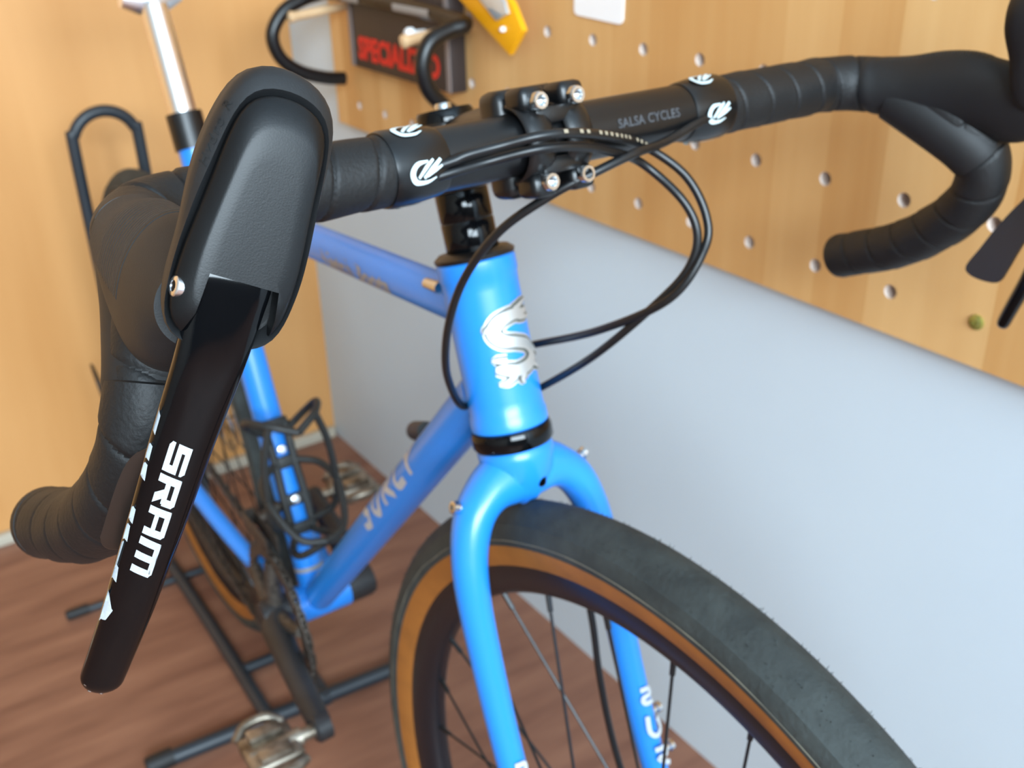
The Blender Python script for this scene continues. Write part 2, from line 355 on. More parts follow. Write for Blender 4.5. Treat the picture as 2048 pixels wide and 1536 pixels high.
# --- headset, spacers
def ring(name, prof, m, parent=bike, org=None, ax=None, seg=48, label=None):
    bm = NB(); lathe(bm, prof, org or FK(0, 0, 0), ax or kU, seg); return obj(name, bm, m, parent, label=label)
ring('lower_headset_cup', [(0, 0.0005), (0.0255, 0.0005), (0.0272, 0.003), (0.0272, 0.0105), (0.0262, 0.0132), (0, 0.0132)], 'gloss_black')
ring('upper_headset_cap', [(0, HTT - 0.0002), (0.0256, HTT - 0.0002), (0.0262, HTT + 0.0022), (0.0225, HTT + 0.0052), (0, HTT + 0.0052)], 'satin_black')
for a, b in ((HTT + 0.005, HTT + 0.024), (HTT + 0.0243, HTT + 0.0430)):
    ring('headset_spacer', [(0, a), (0.0166, a), (0.0170, a + 0.0006), (0.0170, b - 0.0006), (0.0166, b), (0, b)], 'gloss_black')
# --- fork: crown and two curved blades as one part
def fork():
    bm = NB()
    lathe(bm, [(0, 0.0012), (0.0235, 0.0012), (0.0255, -0.002), (0.0252, -0.008), (0.0225, -0.020), (0.016, -0.030), (0, -0.034)], FK(0, 0, 0), kU, 48)
    for s in (-1, 1):
        P = [(-0.004, 0.000, -0.0190), (0.012, 0.000, -0.0195), (0.027, 0.000, -0.0240), (0.0405, 0.000, -0.035), (0.0495, 0.000, -0.054), (0.0545, 0.000, -0.080), (0.0560, 0.000, -0.12), (0.0565, 0.002, -0.20), (0.0565, 0.010, -0.28), (0.056, 0.026, -0.340), (0.055, 0.042, -0.376)]
        path = cat_rom([FK(s * l, f, u) for l, f, u in P], 6); n = len(path)
        ks = [i / (n - 1) for i in range(n)]
        r1 = [0.0172 if k < 0.12 else (0.0172 - (k - 0.12) / 0.3 * 0.0042 if k < 0.42 else 0.0130 - (k - 0.42) / 0.58 * 0.0045) for k in ks]
        tube(bm, path, r1, 32, up=kF, ry=[r * (0.92 + 0.36 * max(0, 1 - k / 0.24)) for r, k in zip(r1, ks)])
    return bm
fork_o = obj('fork', fork(), 'blue', bike)
cb = NB(); cyl(cb, FK(0.004, 0.004, -0.0255), FK(0.004, 0.040, -0.0255), 0.0036, 24); cut = obj('cut', cb, 'blue', None, False)
md = fork_o.modifiers.new('bore', 'BOOLEAN'); md.object = cut; md.operation = 'DIFFERENCE'; md.solver = 'EXACT'; md.use_self = True
dg = bpy.context.evaluated_depsgraph_get(); dg.update(); me = bpy.data.meshes.new_from_object(fork_o.evaluated_get(dg)); old = fork_o.data; fork_o.modifiers.clear()
fork_o.data = me; bpy.data.meshes.remove(old); me.name = 'fork'; bpy.data.objects.remove(cut, do_unlink=True); me.set_sharp_from_angle(angle=math.radians(40))
bm = NB(); lathe(bm, [(0.0031, 0.0), (0.00365, 0.0), (0.00365, 0.012), (0.0031, 0.012)], FK(0.004, 0.0055, -0.0255), kF, 24, closedprof=True); obj('threaded_sleeve', bm, 'spoke', fork_o, label='dark steel sleeve inside the hole at the front of the fork crown')
def stud(c, ax, r=0.0042, h=0.009):
    bm = NB(); lathe(bm, [(0, 0), (r * 0.75, 0), (r * 0.75, h * 0.5), (r, h * 0.55), (r, h * 0.95), (r * 0.8, h), (r * 0.45, h), (r * 0.4, h * 0.7), (0, h * 0.7)], c, ax, 16); return obj('mount_bolt', bm, 'silver', fork_o)
for s in (-1, 1):
    stud(FK(s * 0.0475, 0, -0.0275), kL * s * 0.94 + kU * 0.34)
    stud(FK(s * 0.066, 0.004, -0.232), kL * s)
    stud(FK(s * 0.0665, 0.010, -0.262), kL * s)
# flat decal letters down the front of both blades
def blade_map(s):
    def f(x, y, lift):   # x down the blade, y across
        u = -0.205 - x; fw = 0.002 + max(0, (-u - 0.2)) * 0.13; r = 0.0122 + lift; a = y / 0.0122
        return FK(s * 0.0565 + math.sin(a) * r, fw + math.cos(a) * r, u)
    return f
for s in (-1, 1):
    bm = NB(); fm = blade_map(s); fmr = lambda x, y, l: fm(x, -y, l)
    # rough hand drawn letters: S U R L Y, reading down the blade
    def st(pts, wd=0.0035): strip(bm, pts, [wd, wd], lambda x, y, l: fm(x, y, l), 4, 0.0003)
    st([(0.000, -0.004), (0.001, 0.003), (0.005, 0.003), (0.006, -0.003), (0.010, -0.003), (0.011, 0.004)])
    st([(0.020, -0.004), (0.032, -0.005), (0.036, 0.000), (0.032, 0.005), (0.024, 0.004)])
    st([(0.046, -0.005), (0.047, 0.004), (0.052, 0.004), (0.053, -0.004), (0.060, 0.005)])
    st([(0.068, 0.004), (0.069, -0.004), (0.080, -0.004)])
    st([(0.088, -0.004), (0.094, 0.000), (0.102, 0.0)]); st([(0.088, 0.004), (0.094, 0.000)])
    obj('fork_lettering', bm, 'decal', fork_o, label='silver hand drawn lettering down the fork blade')
# --- head badge: an S with flames, three stacked layers wrapped on the head tube
def badge_map(x, y, lift):
    r = 0.0247 + lift; a = x / 0.0247; h = HTB + 0.0560 + y
    return FK(math.sin(a) * r, math.cos(a) * r, h)
S_path = [(0.0165, 0.0195), (0.009, 0.0185), (0.001, 0.0190), (-0.008, 0.0165), (-0.0125, 0.0105), (-0.008, 0.0045), (0.001, 0.0015), (0.0095, -0.0025), (0.0125, -0.0090), (0.008, -0.0145), (-0.002, -0.0160), (-0.011, -0.0135), (-0.0155, -0.0125)]
fl_paths = [[(-0.010, 0.016), (-0.0165, 0.0125), (-0.0185, 0.0105)], [(0.004, 0.0215), (0.012, 0.0245), (0.019, 0.0265)], [(0.006, 0.0165), (0.013, 0.0150), (0.0195, 0.0155)], [(-0.008, -0.0085), (-0.014, -0.0070), (-0.017, -0.0065)], [(-0.004, -0.019), (-0.010, -0.022), (-0.0155, -0.0225)], [(0.002, -0.019), (0.000, -0.023), (0.001, -0.0255)], [(0.010, -0.014), (0.016, -0.018), (0.020, -0.021)], [(0.012, -0.004), (0.018, -0.008), (0.0215, -0.013)]]
for name, add, m, lift in (('head_badge', 0.0050, 'badge', 0.0007), ('badge_outline', 0.0020, 'badge_dark', 0.0011), ('badge_letter', -0.0006, 'badge', 0.0016)):
    bm = NB(); strip(bm, S_path, [0.0030 + add, 0.0075 + add, 0.0085 + add, 0.0085 + add, 0.0075 + add, 0.0075 + add, 0.0085 + add, 0.0080 + add, 0.0040 + add], badge_map, 6, lift)
    for k, f in enumerate(fl_paths): strip(bm, f, [0.0052 + add * 0.8, 0.0036 + add * 0.8, max(0.0008, add * 0.5)] if add >= 0 else [0.0040, 0.0028, 0.0006], badge_map, 5, lift + (k + 1) * 0.00002)
    b_ = obj(name, bm, m, head_tube if name == 'head_badge' else head_tube, label='silver S shaped head badge with flames' if name == 'head_badge' else None)
# --- decals on the down tube and top tube
def tube_map(A, B_, r0, az0):
    A, B_ = V(A), V(B_); T = (B_ - A).normalized(); S = V((0, -1, 0)); U = S.cross(T); U = U if U.z > 0 else -U
    def f(x, y, lift):
        a = az0 + y / r0; p = A + T * x + (S * math.cos(a) + U * math.sin(a)) * (r0 + lift); return FR(*p)
    return f
fm0 = tube_map(DT1, DT0, 0.0178, 0.42); fm = lambda x, y, l: fm0(x0 + (x - x0) * 1.12, y * 1.15, l); bm = NB()
def st(pts, wd=0.0058): strip(bm, pts, [wd, wd * 1.05, wd], fm, 5, 0.0004)
x0 = 0.314
st([(x0 + 0.024, 0.009), (x0 + 0.010, 0.0115), (x0 + 0.005, 0.006), (x0 + 0.012, 0.001), (x0 + 0.020, -0.003), (x0 + 0.015, -0.010), (x0 + 0.002, -0.009)])
st([(x0 + 0.034, 0.010), (x0 + 0.036, -0.004), (x0 + 0.043, -0.010), (x0 + 0.052, -0.005), (x0 + 0.054, 0.010)])
st([(x0 + 0.068, -0.011), (x0 + 0.070, 0.010), (x0 + 0.084, 0.010), (x0 + 0.088, 0.004), (x0 + 0.074, 0.000)]); st([(x0 + 0.074, 0.001), (x0 + 0.082, -0.004), (x0 + 0.092, -0.011)])
st([(x0 + 0.102, 0.010), (x0 + 0.103, -0.002), (x0 + 0.106, -0.009), (x0 + 0.122, -0.009)])
st([(x0 + 0.126, 0.010), (x0 + 0.136, 0.001), (x0 + 0.138, -0.011)]); st([(x0 + 0.154, 0.011), (x0 + 0.138, 0.000)])
obj('frame_lettering', bm, 'decal', down_tube, label='silver hand drawn lettering along the down tube')
fm2 = tube_map(TT1, TT0, 0.0146, -0.22); bm = NB()
text_bm(bm, 'Natch', lambda x, y, l: fm2(0.372 + x, y, l), 0.018, 0.05, lift=0.0004, xs=1.35)
text_bm(bm, 'Boots', lambda x, y, l: fm2(0.437 + x, y, l), 0.018, 0.05, lift=0.0004, xs=1.35)
obj('frame_lettering', bm, 'decal_gray', top_tube, label='small gray lettering in two words on the top tube')
# cable stop on the top tube beside the head tube, and the black stub on the down tube
bm = NB(); tube(bm, [FR(-0.2125, -0.0135, 0.789), FR(-0.229, -0.0145, 0.7875)], [0.0042, 0.0036], 14); obj('cable_stop', bm, 'silver', top_tube)
bm = NB(); p0, p1 = FR(-0.304, 0.014, 0.628), FR(-0.3565, 0.028, 0.600); tube(bm, [p0, p0.lerp(p1, 0.85), p1], [0.0085, 0.0085, 0.006], 18); obj('cable_port', bm, 'plastic', down_tube, label='black rubber cable port')

# --- wheels
def wheel(cen, ax, fwdv, front=True):
    cen, ax = V(cen), V(ax).normalized(); R = 0.3450
    rc, rs = 0.3200, 0.0205
    ztan = [(0.2978, 0.0135)]; prof = []
    def circ(a): return (rc + rs * math.cos(a), rs * math.sin(a))
    # sidewalls
    bm = NB(); a0 = math.acos((0.315 - rc) / rs)
    def sidewall(sg):
        pts = [(0.2965, 0.0125), (0.2985, 0.0138), (0.3030, 0.0160), (0.3085, 0.0178), (0.3130, 0.0187), (0.3155, 0.0190)]
        rings = []
        u = ax.orthogonal().normalized(); v = ax.cross(u); n = 128
        for r, h in pts: rings.append([bm.verts.new(cen + ax * (h * sg) + (u * math.cos(2 * math.pi * k / n) + v * math.sin(2 * math.pi * k / n)) * r) for k in range(n)])
        bridge(bm, rings, caps=False)
    sidewall(1); sidewall(-1)
    side = bm
    bm = NB(); n = 192; u = ax.orthogonal().normalized(); v = ax.cross(u); rings = []
    pr = [(0.3148, 0.0182), (0.3150, 0.0197), (0.3165, 0.0202), (0.3205, 0.0206), (0.3250, 0.0198), (0.3302, 0.0175), (0.3306, 0.0166), (0.3355, 0.0124), (0.3390, 0.0074), (0.3406, 0.0020)]
    prof = [(r, -h) for r, h in pr] + [(r, h) for r, h in reversed(pr)]
    for r, h in prof: rings.append([bm.verts.new(cen + ax * h + (u * math.cos(2 * math.pi * k / n) + v * math.sin(2 * math.pi * k / n)) * r) for k in range(n)])
    bridge(bm, rings, caps=False)
    tire = obj('tire', bm, 'tread', bike); obj('sidewall', side, 'tan', tire, label='tan rubber sidewall')
    # moulding hairs of the rubber
    if front:
        bm = NB()
        for k in range(1700):
            th = random.random() * 2 * math.pi; a = random.uniform(-0.95, 0.95); r, h = 0.3200 + 0.0206 * math.cos(a), 0.0205 * math.sin(a)
            rad = u * math.cos(th) + v * math.sin(th); nrm = (rad * math.cos(a) + ax * math.sin(a)); p = cen + rad * (r - 0.0006) + ax * h
            tng = ax.cross(rad); L = random.uniform(0.0008, 0.0026); d = (nrm + tng * random.uniform(-0.6, 0.6) + ax * random.uniform(-.4, .4)).normalized(); e1 = tng * 0.00035; e2 = ax * 0.00035
            q = [bm.verts.new(p + e1), bm.verts.new(p - e1 * 0.5 + e2), bm.verts.new(p - e1 * 0.5 - e2)]; t = bm.verts.new(p + d * L)
            for i in range(3): bm.faces.new((q[i], q[(i + 1) % 3], t))
        h_ = obj('rubber_hairs', bm, 'tread', tire); h_['kind'] = 'stuff'
    bm = NB(); pm = []
    for k in range(240):
        a = 2 * math.pi * k / 240; rr = 0.3196 + 0.0003 * math.sin(a * 17) + 0.0004 * math.sin(a * 41 + 1) * max(0, math.sin(a * 3)); pm.append(cen - ax * (0.0206 if front else 0.0206) + (u * math.cos(a) + v * math.sin(a)) * rr)
    tube(bm, pm, 0.00032, 6, closed=True); obj('mould_line', bm, 'mould', tire, label='pale raised mould line along the tread edge')
    bm = NB(); rp = [(0.2985, 0.0120), (0.2985, 0.0135), (0.2965, 0.0138), (0.2880, 0.0128), (0.2790, 0.0095), (0.2745, 0.0050), (0.2738, 0)]
    prof = [(r, -h) for r, h in rp] + [(r, h) for r, h in reversed(rp[:-1])]; rings = []
    for r, h in prof: rings.append([bm.verts.new(cen + ax * h + (u * math.cos(2 * math.pi * k / n) + v * math.sin(2 * math.pi * k / n)) * r) for k in range(n)])
    bridge(bm, rings, closed=True); rim = obj('rim', bm, 'rim', bike)
    bm = NB(); lathe(bm, [(0, -0.050), (0.008, -0.050), (0.010, -0.036), (0.024, -0.034), (0.024, -0.030), (0.013, -0.026), (0.011, 0), (0.013, 0.026), (0.026, 0.030), (0.026, 0.034), (0.010, 0.036), (0.008, 0.050), (0, 0.050)], cen, ax, 32); hub = obj('hub', bm, 'satin_black', rim)
    ns = 28; u = V(fwdv); v = ax.cross(u).normalized()
    sp = None
    for k in range(ns):
        sg = 1 if k % 2 else -1; th = 2 * math.pi * (k + 0.35) / ns; off = 0.9 if (k // 2) % 2 else -0.9
        e = cen + (u * math.cos(th) + v * math.sin(th)) * 0.2745; s_ = cen + ax * (sg * 0.031) + (u * math.cos(th + off) + v * math.sin(th + off)) * 0.0235
        bm = NB(); d = (s_ - e).normalized(); tube(bm, [e - d * 0.003, e + d * 0.014, e + d * 0.0145, s_], [0.0021, 0.0019, 0.0011, 0.0011], 6); obj('spoke', bm, 'spoke', rim)
    # disc rotor on the left side
    bm = NB(); lathe(bm, [(0.064, 0.0375), (0.080, 0.0375), (0.080, 0.0395), (0.064, 0.0395)], cen, ax, 48, closedprof=True)
    for k in range(5):
        a = 2 * math.pi * k / 5; p = lambda r, b: cen + ax * 0.0385 + (u * math.cos(b) + v * math.sin(b)) * r
        tube(bm, [p(0.020, a), p(0.045, a + 0.35), p(0.066, a + 0.45)], 0.0028, 8)
    obj('disc_rotor', bm, 'silver', rim)
wheel(RD(AXLE), kL, kF, True)
wheel(FR(*RAX), RD(V((0, 1, 0))), V((1, 0, 0)), False)

# --- stem
SF = (BF * math.cos(math.radians(13.5)) + BU * math.sin(math.radians(13.5))); SU = (BU * math.cos(math.radians(13.5)) - BF * math.sin(math.radians(13.5))); L0 = -0.018
CL = BR(L0, 0, 0)
stc = FK(0, 0, HTT + 0.0645)
bm = NB(); lathe(bm, [(0, HTT + 0.0435), (0.0188, HTT + 0.0435), (0.0196, HTT + 0.0445), (0.0196, HTT + 0.0840), (0.0186, HTT + 0.0850), (0, HTT + 0.0850)], FK(0, 0, 0), kU, 40)
box(bm, stc - kF * 0.021, 0.014, 0.026, 0.037, kF, kL, kU, bev=0.004)
sd = (CL - stc); p1 = CL - SF * 0.012
tube(bm, [stc + sd * 0.05 + SU * 0.002, stc + sd * 0.35 + SU * 0.005, stc + sd * 0.7 + SU * 0.006, p1 + SU * 0.003], [0.0190, 0.0185, 0.0185, 0.0200], 24, up=SU, ry=[0.0175, 0.0155, 0.0160, 0.0205])
box(bm, CL - SF * 0.011, 0.020, 0.045, 0.056, SF, BL, SU, bev=0.006, seg=3)
stem = obj('stem', bm, 'satin_black', bike)
# face plate: two bands across the bar with four lugs
bm = NB()
for s in (-1, 1):
    c = CL + BL * (s * 0.0125); arc = []
    for k in range(15):
        a = math.radians(-82 + 164 * k / 14); arc.append(c + SF * (0.0195 * math.cos(a)) + SU * (0.0195 * math.sin(a)))
    tube(bm, arc, 0.0085, 12, up=BL, ry=0.0035)
    for q in (-1, 1): box(bm, c + SF * 0.0100 + SU * (q * 0.0215), 0.017, 0.0165, 0.0125, SF, BL, SU, bev=0.004, seg=3)
for q in (-1, 1): box(bm, CL + SF * 0.0150 + SU * (q * 0.0125), 0.007, 0.026, 0.009, SF, BL, SU, bev=0.002)
face = obj('face_plate', bm, 'satin_black', stem)
def bolt(c, ax, r, h, parent, m='silver'):
    bm = NB(); lathe(bm, [(0, -0.002), (r, -0.002), (r, h * 0.8), (r * 0.88, h), (r * 0.58, h), (r * 0.55, h * 0.25), (0, h * 0.2)], c, ax, 24); return obj('bolt', bm, m, parent)
for s in (-1, 1):
    for q in (-1, 1): bolt(CL + BL * (s * 0.0119) + SF * 0.0185 + SU * (q * 0.0200), SF, 0.0047, 0.0045, stem)
for q in (-1, 1): bolt(stc - kF * 0.0225 + kU * (q * 0.011) - kL * 0.0125, -kL, 0.0036, 0.004, stem)
ring('top_cap', [(0, HTT + 0.0848), (0.0178, HTT + 0.0848), (0.0180, HTT + 0.0905), (0.0168, HTT + 0.0925), (0.006, HTT + 0.0928), (0, HTT + 0.0928)], 'gloss_black', stem)
bolt(FK(0, 0, HTT + 0.0925), kU, 0.0052, 0.004, stem)

# --- handlebar with bar tape
HB = [(0.215, 0, 0), (0.2345, 0.013, 0), (0.2425, 0.043, 0.0), (0.2500, 0.070, -0.010), (0.262, 0.088, -0.034), (0.270, 0.0865, -0.060), (0.2765, 0.067, -0.086), (0.282, 0.030, -0.114), (0.288, -0.020, -0.1372)]
bm = NB(); cyl(bm, BR(-0.110, 0, 0), BR(0.110, 0, 0), 0.0159, 40)
bar = obj('handlebar', bm, 'satin_black', bike)
def barpath(s):
    return [BR(s * l, f, u) for l, f, u in [(0.094, 0, 0), (0.13, 0, 0), (0.165, 0, 0), (0.195, 0, 0)]] + [BR(s * l, f, u) for l, f, u in HB]
for s in (-1, 1):
    path = cat_rom(barpath(s), 56); F = frames(path)
    pit = 0.0235
    def rf(q, th, s=s):
        k = (q / pit - s * th / (2 * math.pi)) % 1.0
        d_ = min(k, 1 - k); return -0.0010 * math.exp(-(d_ / 0.045) ** 2) + 0.0005 * (k - 0.5) + 0.00015 * math.sin(q * 190 + 3 * th)
    bm = NB(); nn = len(path); rad = []
    for i in range(nn):
        k = i / (nn - 1); d_ = path[i] - BB_; under = d_.dot(BF) > 0.027 and d_.dot(BU) > -0.033; rad.append(0.0150 if under else (0.0172 if k < 0.5 else 0.0162))
    for i in range(4): rad[i] = 0.0163 + 0.0002 * i
    tube(bm, path, rad, 40, rfun=rf); tp = obj('bar_tape', bm, 'tape', bar, sharp=25)
    # wrapped film at the inner end of the tape
    bm = NB(); L_ = [BR(s * l, 0, 0) for l in (0.0835, 0.086, 0.098, 0.112, 0.1145)]; tube(bm, L_, [0.0164, 0.0171, 0.0183, 0.0186, 0.0180], 48); obj('finishing_tape', bm, 'film', bar, label='black finishing tape with white logos')
    # white looped logos printed on the film
    def lm(x, y, lift, s=s, a0=0.0):
        l = 0.0990 + x; r = 0.0183 + 0.0002 * 1 + lift + max(0, l - 0.098) * 0.03; a = a0 + y / 0.0183
        return BR(s * l, math.cos(a) * r, math.sin(a) * r)
    for a0 in (1.42, 0.10, -1.35, 2.9):
        bm = NB(); fmm = lambda x, y, l, a0=a0, s=s: lm(x if s > 0 else x, y if s > 0 else y, l, s, a0)
        sx = -1 if s < 0 else 1
        # strokes are written for a reader whose x runs towards the rider's left
        fm_ = lambda x, y, l: fmm(s * x, y, l)
        strip(bm, [(0.0010, 0.0040), (-0.0050, 0.0032), (-0.0082, -0.0005), (-0.0062, -0.0048), (0.0000, -0.0056), (0.0050, -0.0040)], [0.0009, 0.0022, 0.0030, 0.0026, 0.0018, 0.0006], fm_, 6, 0.0003)
        strip(bm, [(-0.0050, -0.0030), (-0.0005, 0.0012), (0.0040, 0.0044)], [0.0014, 0.0020, 0.0012], fm_, 5, 0.00036)
        strip(bm, [(-0.0020, -0.0034), (0.0030, 0.0004), (0.0080, 0.0040)], [0.0016, 0.0022, 0.0016], fm_, 5, 0.0004)
        strip(bm, [(-0.0002, -0.0030), (0.0046, -0.0006), (0.0084, 0.0010)], [0.0010, 0.0016, 0.0010], fm_, 5, 0.00044)
        obj('tape_logo', bm, 'white_print', bar, label='white swirl logo on the finishing tape')
    # end plug
    e, d = path[-1], (path[-1] - path[-2]).normalized()
    bm = NB(); lathe(bm, [(0, -0.004), (0.0163, -0.004), (0.0166, 0.0), (0.0160, 0.003), (0.0125, 0.0055), (0, 0.0066)], e, d, 36); obj('end_plug', bm, 'tape', bar)
    # raised ridges of a grip ring near the right end of the tape
# dim maker's lettering on the bare bar
bm = NB(); text_bm(bm, 'SALSA CYCLES', lambda x, y, l: BR(0.047 + x, math.cos(0.30 + y / 0.016) * (0.0159 + l), math.sin(0.30 + y / 0.016) * (0.0159 + l)), 0.0068, 0.02, spacing=1.05, lift=0.0003)
obj('bar_lettering', bm, 'print_dim', bar, label='dim gray lettering on the bare bar')

# --- brake and shift levers
def lerp(a, b, t): return a + (b - a) * t
OUTL = [(13.4, -39.5), (15.8, -35.5), (16.3, -28.5), (15.9, -16.7), (13.9, -1.7), (12.0, 8.9), (10.0, 19.3), (7.6, 27.8), (4.8, 31.4), (-1.5, 33.4), (-9.2, 32.8), (-15.4, 29.4), (-18.0, 22.8), (-18.9, 3.7), (-19.4, -14.4), (-18.6, -24.5), (-16.4, -34.8), (-12.2, -39.3), (-4, -41.5), (4, -42), (9.5, -41.5)]
def radial(poly, c, n):
    """distance from c to the closed polygon along n directions"""
    out = []; P = cat_rom([(p[0], p[1], 0) for p in poly], 4, closed=True); m = len(P)
    for k in range(n):
        th = 2 * math.pi * k / n; d = (math.cos(th), math.sin(th)); best = 0
        for i in range(m):
            a, b = P[i], P[(i + 1) % m]; ex, ey = b.x - a.x, b.y - a.y; det = d[0] * (-ey) - d[1] * (-ex)
            if abs(det) < 1e-12: continue
            rx, ry = a.x - c[0], a.y - c[1]; t = (rx * (-ey) - ry * (-ex)) / det; q = (d[0] * ry - d[1] * rx) / det
            if t > 0 and -1e-6 <= q <= 1 + 1e-6: best = max(best, t)
        out.append(best)
    return out
EW, ED, EF = (0.88646, -0.28951, 0.36164), (-0.39786, -0.07539, 0.91439), (0.23753, 0.9542, 0.18197)
O_ = (0.2433, 0.1507, 0.0429)
def shifter(s, du=0.0, dl=0.0):
    right = s < 0
    def OF(o, f, u): return BR(s * (o + dl), f, u + du * min(1, max(0, (0.03 - u) / 0.12)) * (1 if f > 0.092 else 0))
    def dirv(t): return (BR(s * t[0], t[1], t[2]) - BR(0, 0, 0))
    ew, ed, ef = dirv(EW).normalized(), dirv(ED).normalized(), dirv(EF).normalized(); O = OF(*O_)
    N = 96; cc = (-2.0, -4.0); base = radial(OUTL, cc, N)
    for _ in range(3): base = [(base[k - 1] + 2 * base[k] + base[(k + 1) % N]) / 4 for k in range(N)]
    def sect(C, rr, cw=0, cd=0):
        return [C + ew * ((cc[0] + cw + math.cos(2 * math.pi * k / N) * rr[k]) / 1000) + ed * ((cc[1] + cd + math.sin(2 * math.pi * k / N) * rr[k]) / 1000) for k in range(N)]
    # hood rubber ----------------------------------------------------
    bm = NB(); secs = []
    def exp(e, top=0): return [base[k] + e + top * max(0, math.sin(2 * math.pi * k / N)) ** 3 + top * 0.52 * max(0, math.cos(2 * math.pi * k / N - 0.75)) ** 2 for k in range(N)]
    for off, e, tp_ in ((6.0, -3.0, 0), (1.2, 0.15, 0), (0.4, 0.9, 0), (2.2, 1.2, 2.6), (6.0, 1.3, 4.6), (12.0, 0.8, 5.2), (20, 0.1, 5.6), (28, -1.4, 5.0), (35, -3.0, 3.4), (39.5, -6.0, 0), (42, -10.5, -4)): secs.append(sect(O - ef * (off / 1000), exp(e, tp_)))
    ell = lambda a, b: [a * b / math.sqrt((b * math.cos(2 * math.pi * k / N)) ** 2 + (a * math.sin(2 * math.pi * k / N)) ** 2) for k in range(N)]
    body = []
    for (o, f, u), a, b in [((0.2570, 0.134, 0.010), 12.5, 13), ((0.2552, 0.122, 0.006), 15.8, 21), ((0.2535, 0.104, 0.004), 16.4, 26), ((0.2510, 0.086, 0.002), 16.5, 26.5), ((0.2480, 0.066, 0.0025), 16.8, 23.5), ((0.2440, 0.046, 0.001), 17.0, 19.5), ((0.2400, 0.030, 0.0), 17.4, 18), ((0.2375, 0.0225, 0.0), 17.7, 17.8), ((0.2358, 0.0185, 0.0), 16.4, 16.4)]:
        e = ell(a, b); C = OF(o, f, u); body.append([C + ew * (math.cos(2 * math.pi * k / N) * e[k] / 1000) + ed * (math.sin(2 * math.pi * k / N) * e[k] / 1000) for k in range(N)])
    # smooth between the sections
    def refine(secs, i0):
        fine = []
        for i in range(len(secs) - 1):
            if i < i0: fine.append(secs[i]); continue
            a, b, c, d = secs[max(0, i - 1)], secs[i], secs[i + 1], secs[min(i + 2, len(secs) - 1)]
            for q in range(4):
                t = q / 4
                fine.append([0.5 * ((2 * b[k]) + (c[k] - a[k]) * t + (2 * a[k] - 5 * b[k] + 4 * c[k] - d[k]) * t * t + (3 * b[k] - 3 * c[k] + d[k] - a[k]) * t ** 3) for k in range(N)])
        fine.append(secs[-1]); return fine
    bridge(bm, [[bm.verts.new(p) for p in r] for r in refine(secs, 3)])
    fine = refine(body, 0)
    bridge(bm, [[bm.verts.new(p) for p in r] for r in fine])
    # lower branch of the hood running down the bar
    lowp = cat_rom([OF(0.2420, 0.036, -0.004), OF(0.2485, 0.060, -0.0155), OF(0.2555, 0.0775, -0.0265), OF(0.2622, 0.0880, -0.0375)], 6); n_ = len(lowp)
    tube(bm, lowp, [0.0172 + 0.0012 * math.sin(math.pi * i / (n_ - 1)) for i in range(n_ - 1)] + [0.0168], 36)
    hood = obj('shifter_hood', bm, 'hood', bike, label=('right' if right else 'left') + ' hand black rubber brake hood')
    # ribbed grip zone on the outer top side of the hood
    bm = NB(); uvl = bm.verts.layers.float_vector.new('ribs'); g = []; i0, i1 = 9, len(fine) - 8
    for i in range(i0, i1 + 1):
        row = []
        for j in range(25):
            ang = math.radians(-25 + 120 * j / 24); kf = (ang / (2 * math.pi) * N) % N; k0 = int(kf) % N; p = fine[i][k0].lerp(fine[i][(k0 + 1) % N], kf - int(kf))
            c = sum(fine[i], V()) / N; v = bm.verts.new(p + (p - c).normalized() * (0.0005 if 0 < j < 24 and i0 < i < i1 else -0.0003)); v[uvl] = V(((i - i0) / (i1 - i0), j / 24, 0)); row.append(v)
        g.append(row)
    for i in range(len(g) - 1):
        for j in range(24): bm.faces.new((g[i][j], g[i + 1][j], g[i + 1][j + 1], g[i][j + 1]))
    obj('grip_ribs', bm, 'ribs', hood)
    # hard front cover -------------------------------------------------
    def cover_sect(off, sc, shw=0, shd=0, ins=0, tilt=0):
        out = []
        for k in range(N):
            r = (base[k] - ins) * sc; x = cc[0] + shw + math.cos(2 * math.pi * k / N) * r; y = cc[1] + shd + math.sin(2 * math.pi * k / N) * r
            out.append(O + ew * (x / 1000) + ed * (y / 1000) + ef * ((off + tilt * (x - cc[0])) / 1000))
        return out
    bm = NB(); cs = [cover_sect(-10, 1, ins=1.2), cover_sect(-0.6, 1, ins=1.0), cover_sect(0.7, 1, ins=1.3), cover_sect(1.5, 1, ins=2.0), cover_sect(4.0, 0.80, -1.8, -0.8, 0, 0.05), cover_sect(4.5, 0.74, -1.9, -0.9, 0, 0.05), cover_sect(4.7, 0.5, -1.9, -1, 0, 0.05), cover_sect(4.75, 0.25, -1.9, -1, 0, 0.05), cover_sect(4.75, 0.08, -1.9, -1, 0, 0.05)]
    bridge(bm, [[bm.verts.new(p) for p in r] for r in cs])
    cover = obj('front_cover', bm, 'cover', hood)
    # slot cut for the lever
    def P(wm, dm, off=0): return O + ew * (wm / 1000) + ed * (dm / 1000) + ef * (off / 1000)
    slot = [(7.0, -20.8), (-13.4, -22.2), (-14.2, -30.5), (-14.0, -46), (13.0, -46), (8.4, -33)]
    cb = NB(); prism(cb, slot, P(0, 0, -6), ew / 1000, ed / 1000, ef, 0.020); cut = obj('cut', cb, 'shade_black', None, False)
    md = cover.modifiers.new('slot', 'BOOLEAN'); md.object = cut; md.operation = 'DIFFERENCE'; md.solver = 'EXACT'
    dg = bpy.context.evaluated_depsgraph_get(); dg.update(); me = bpy.data.meshes.new_from_object(cover.evaluated_get(dg)); old = cover.data; cover.modifiers.clear(); cover.data = me; bpy.data.meshes.remove(old)
    me.name = 'front_cover'; bpy.data.objects.remove(cut, do_unlink=True); me.set_sharp_from_angle(angle=math.radians(35))
    # pivot bolt
    pc = P(14.9, -26.9, 0.9); bd = (ew * 0.95 + ef * 0.32).normalized(); bm = NB()
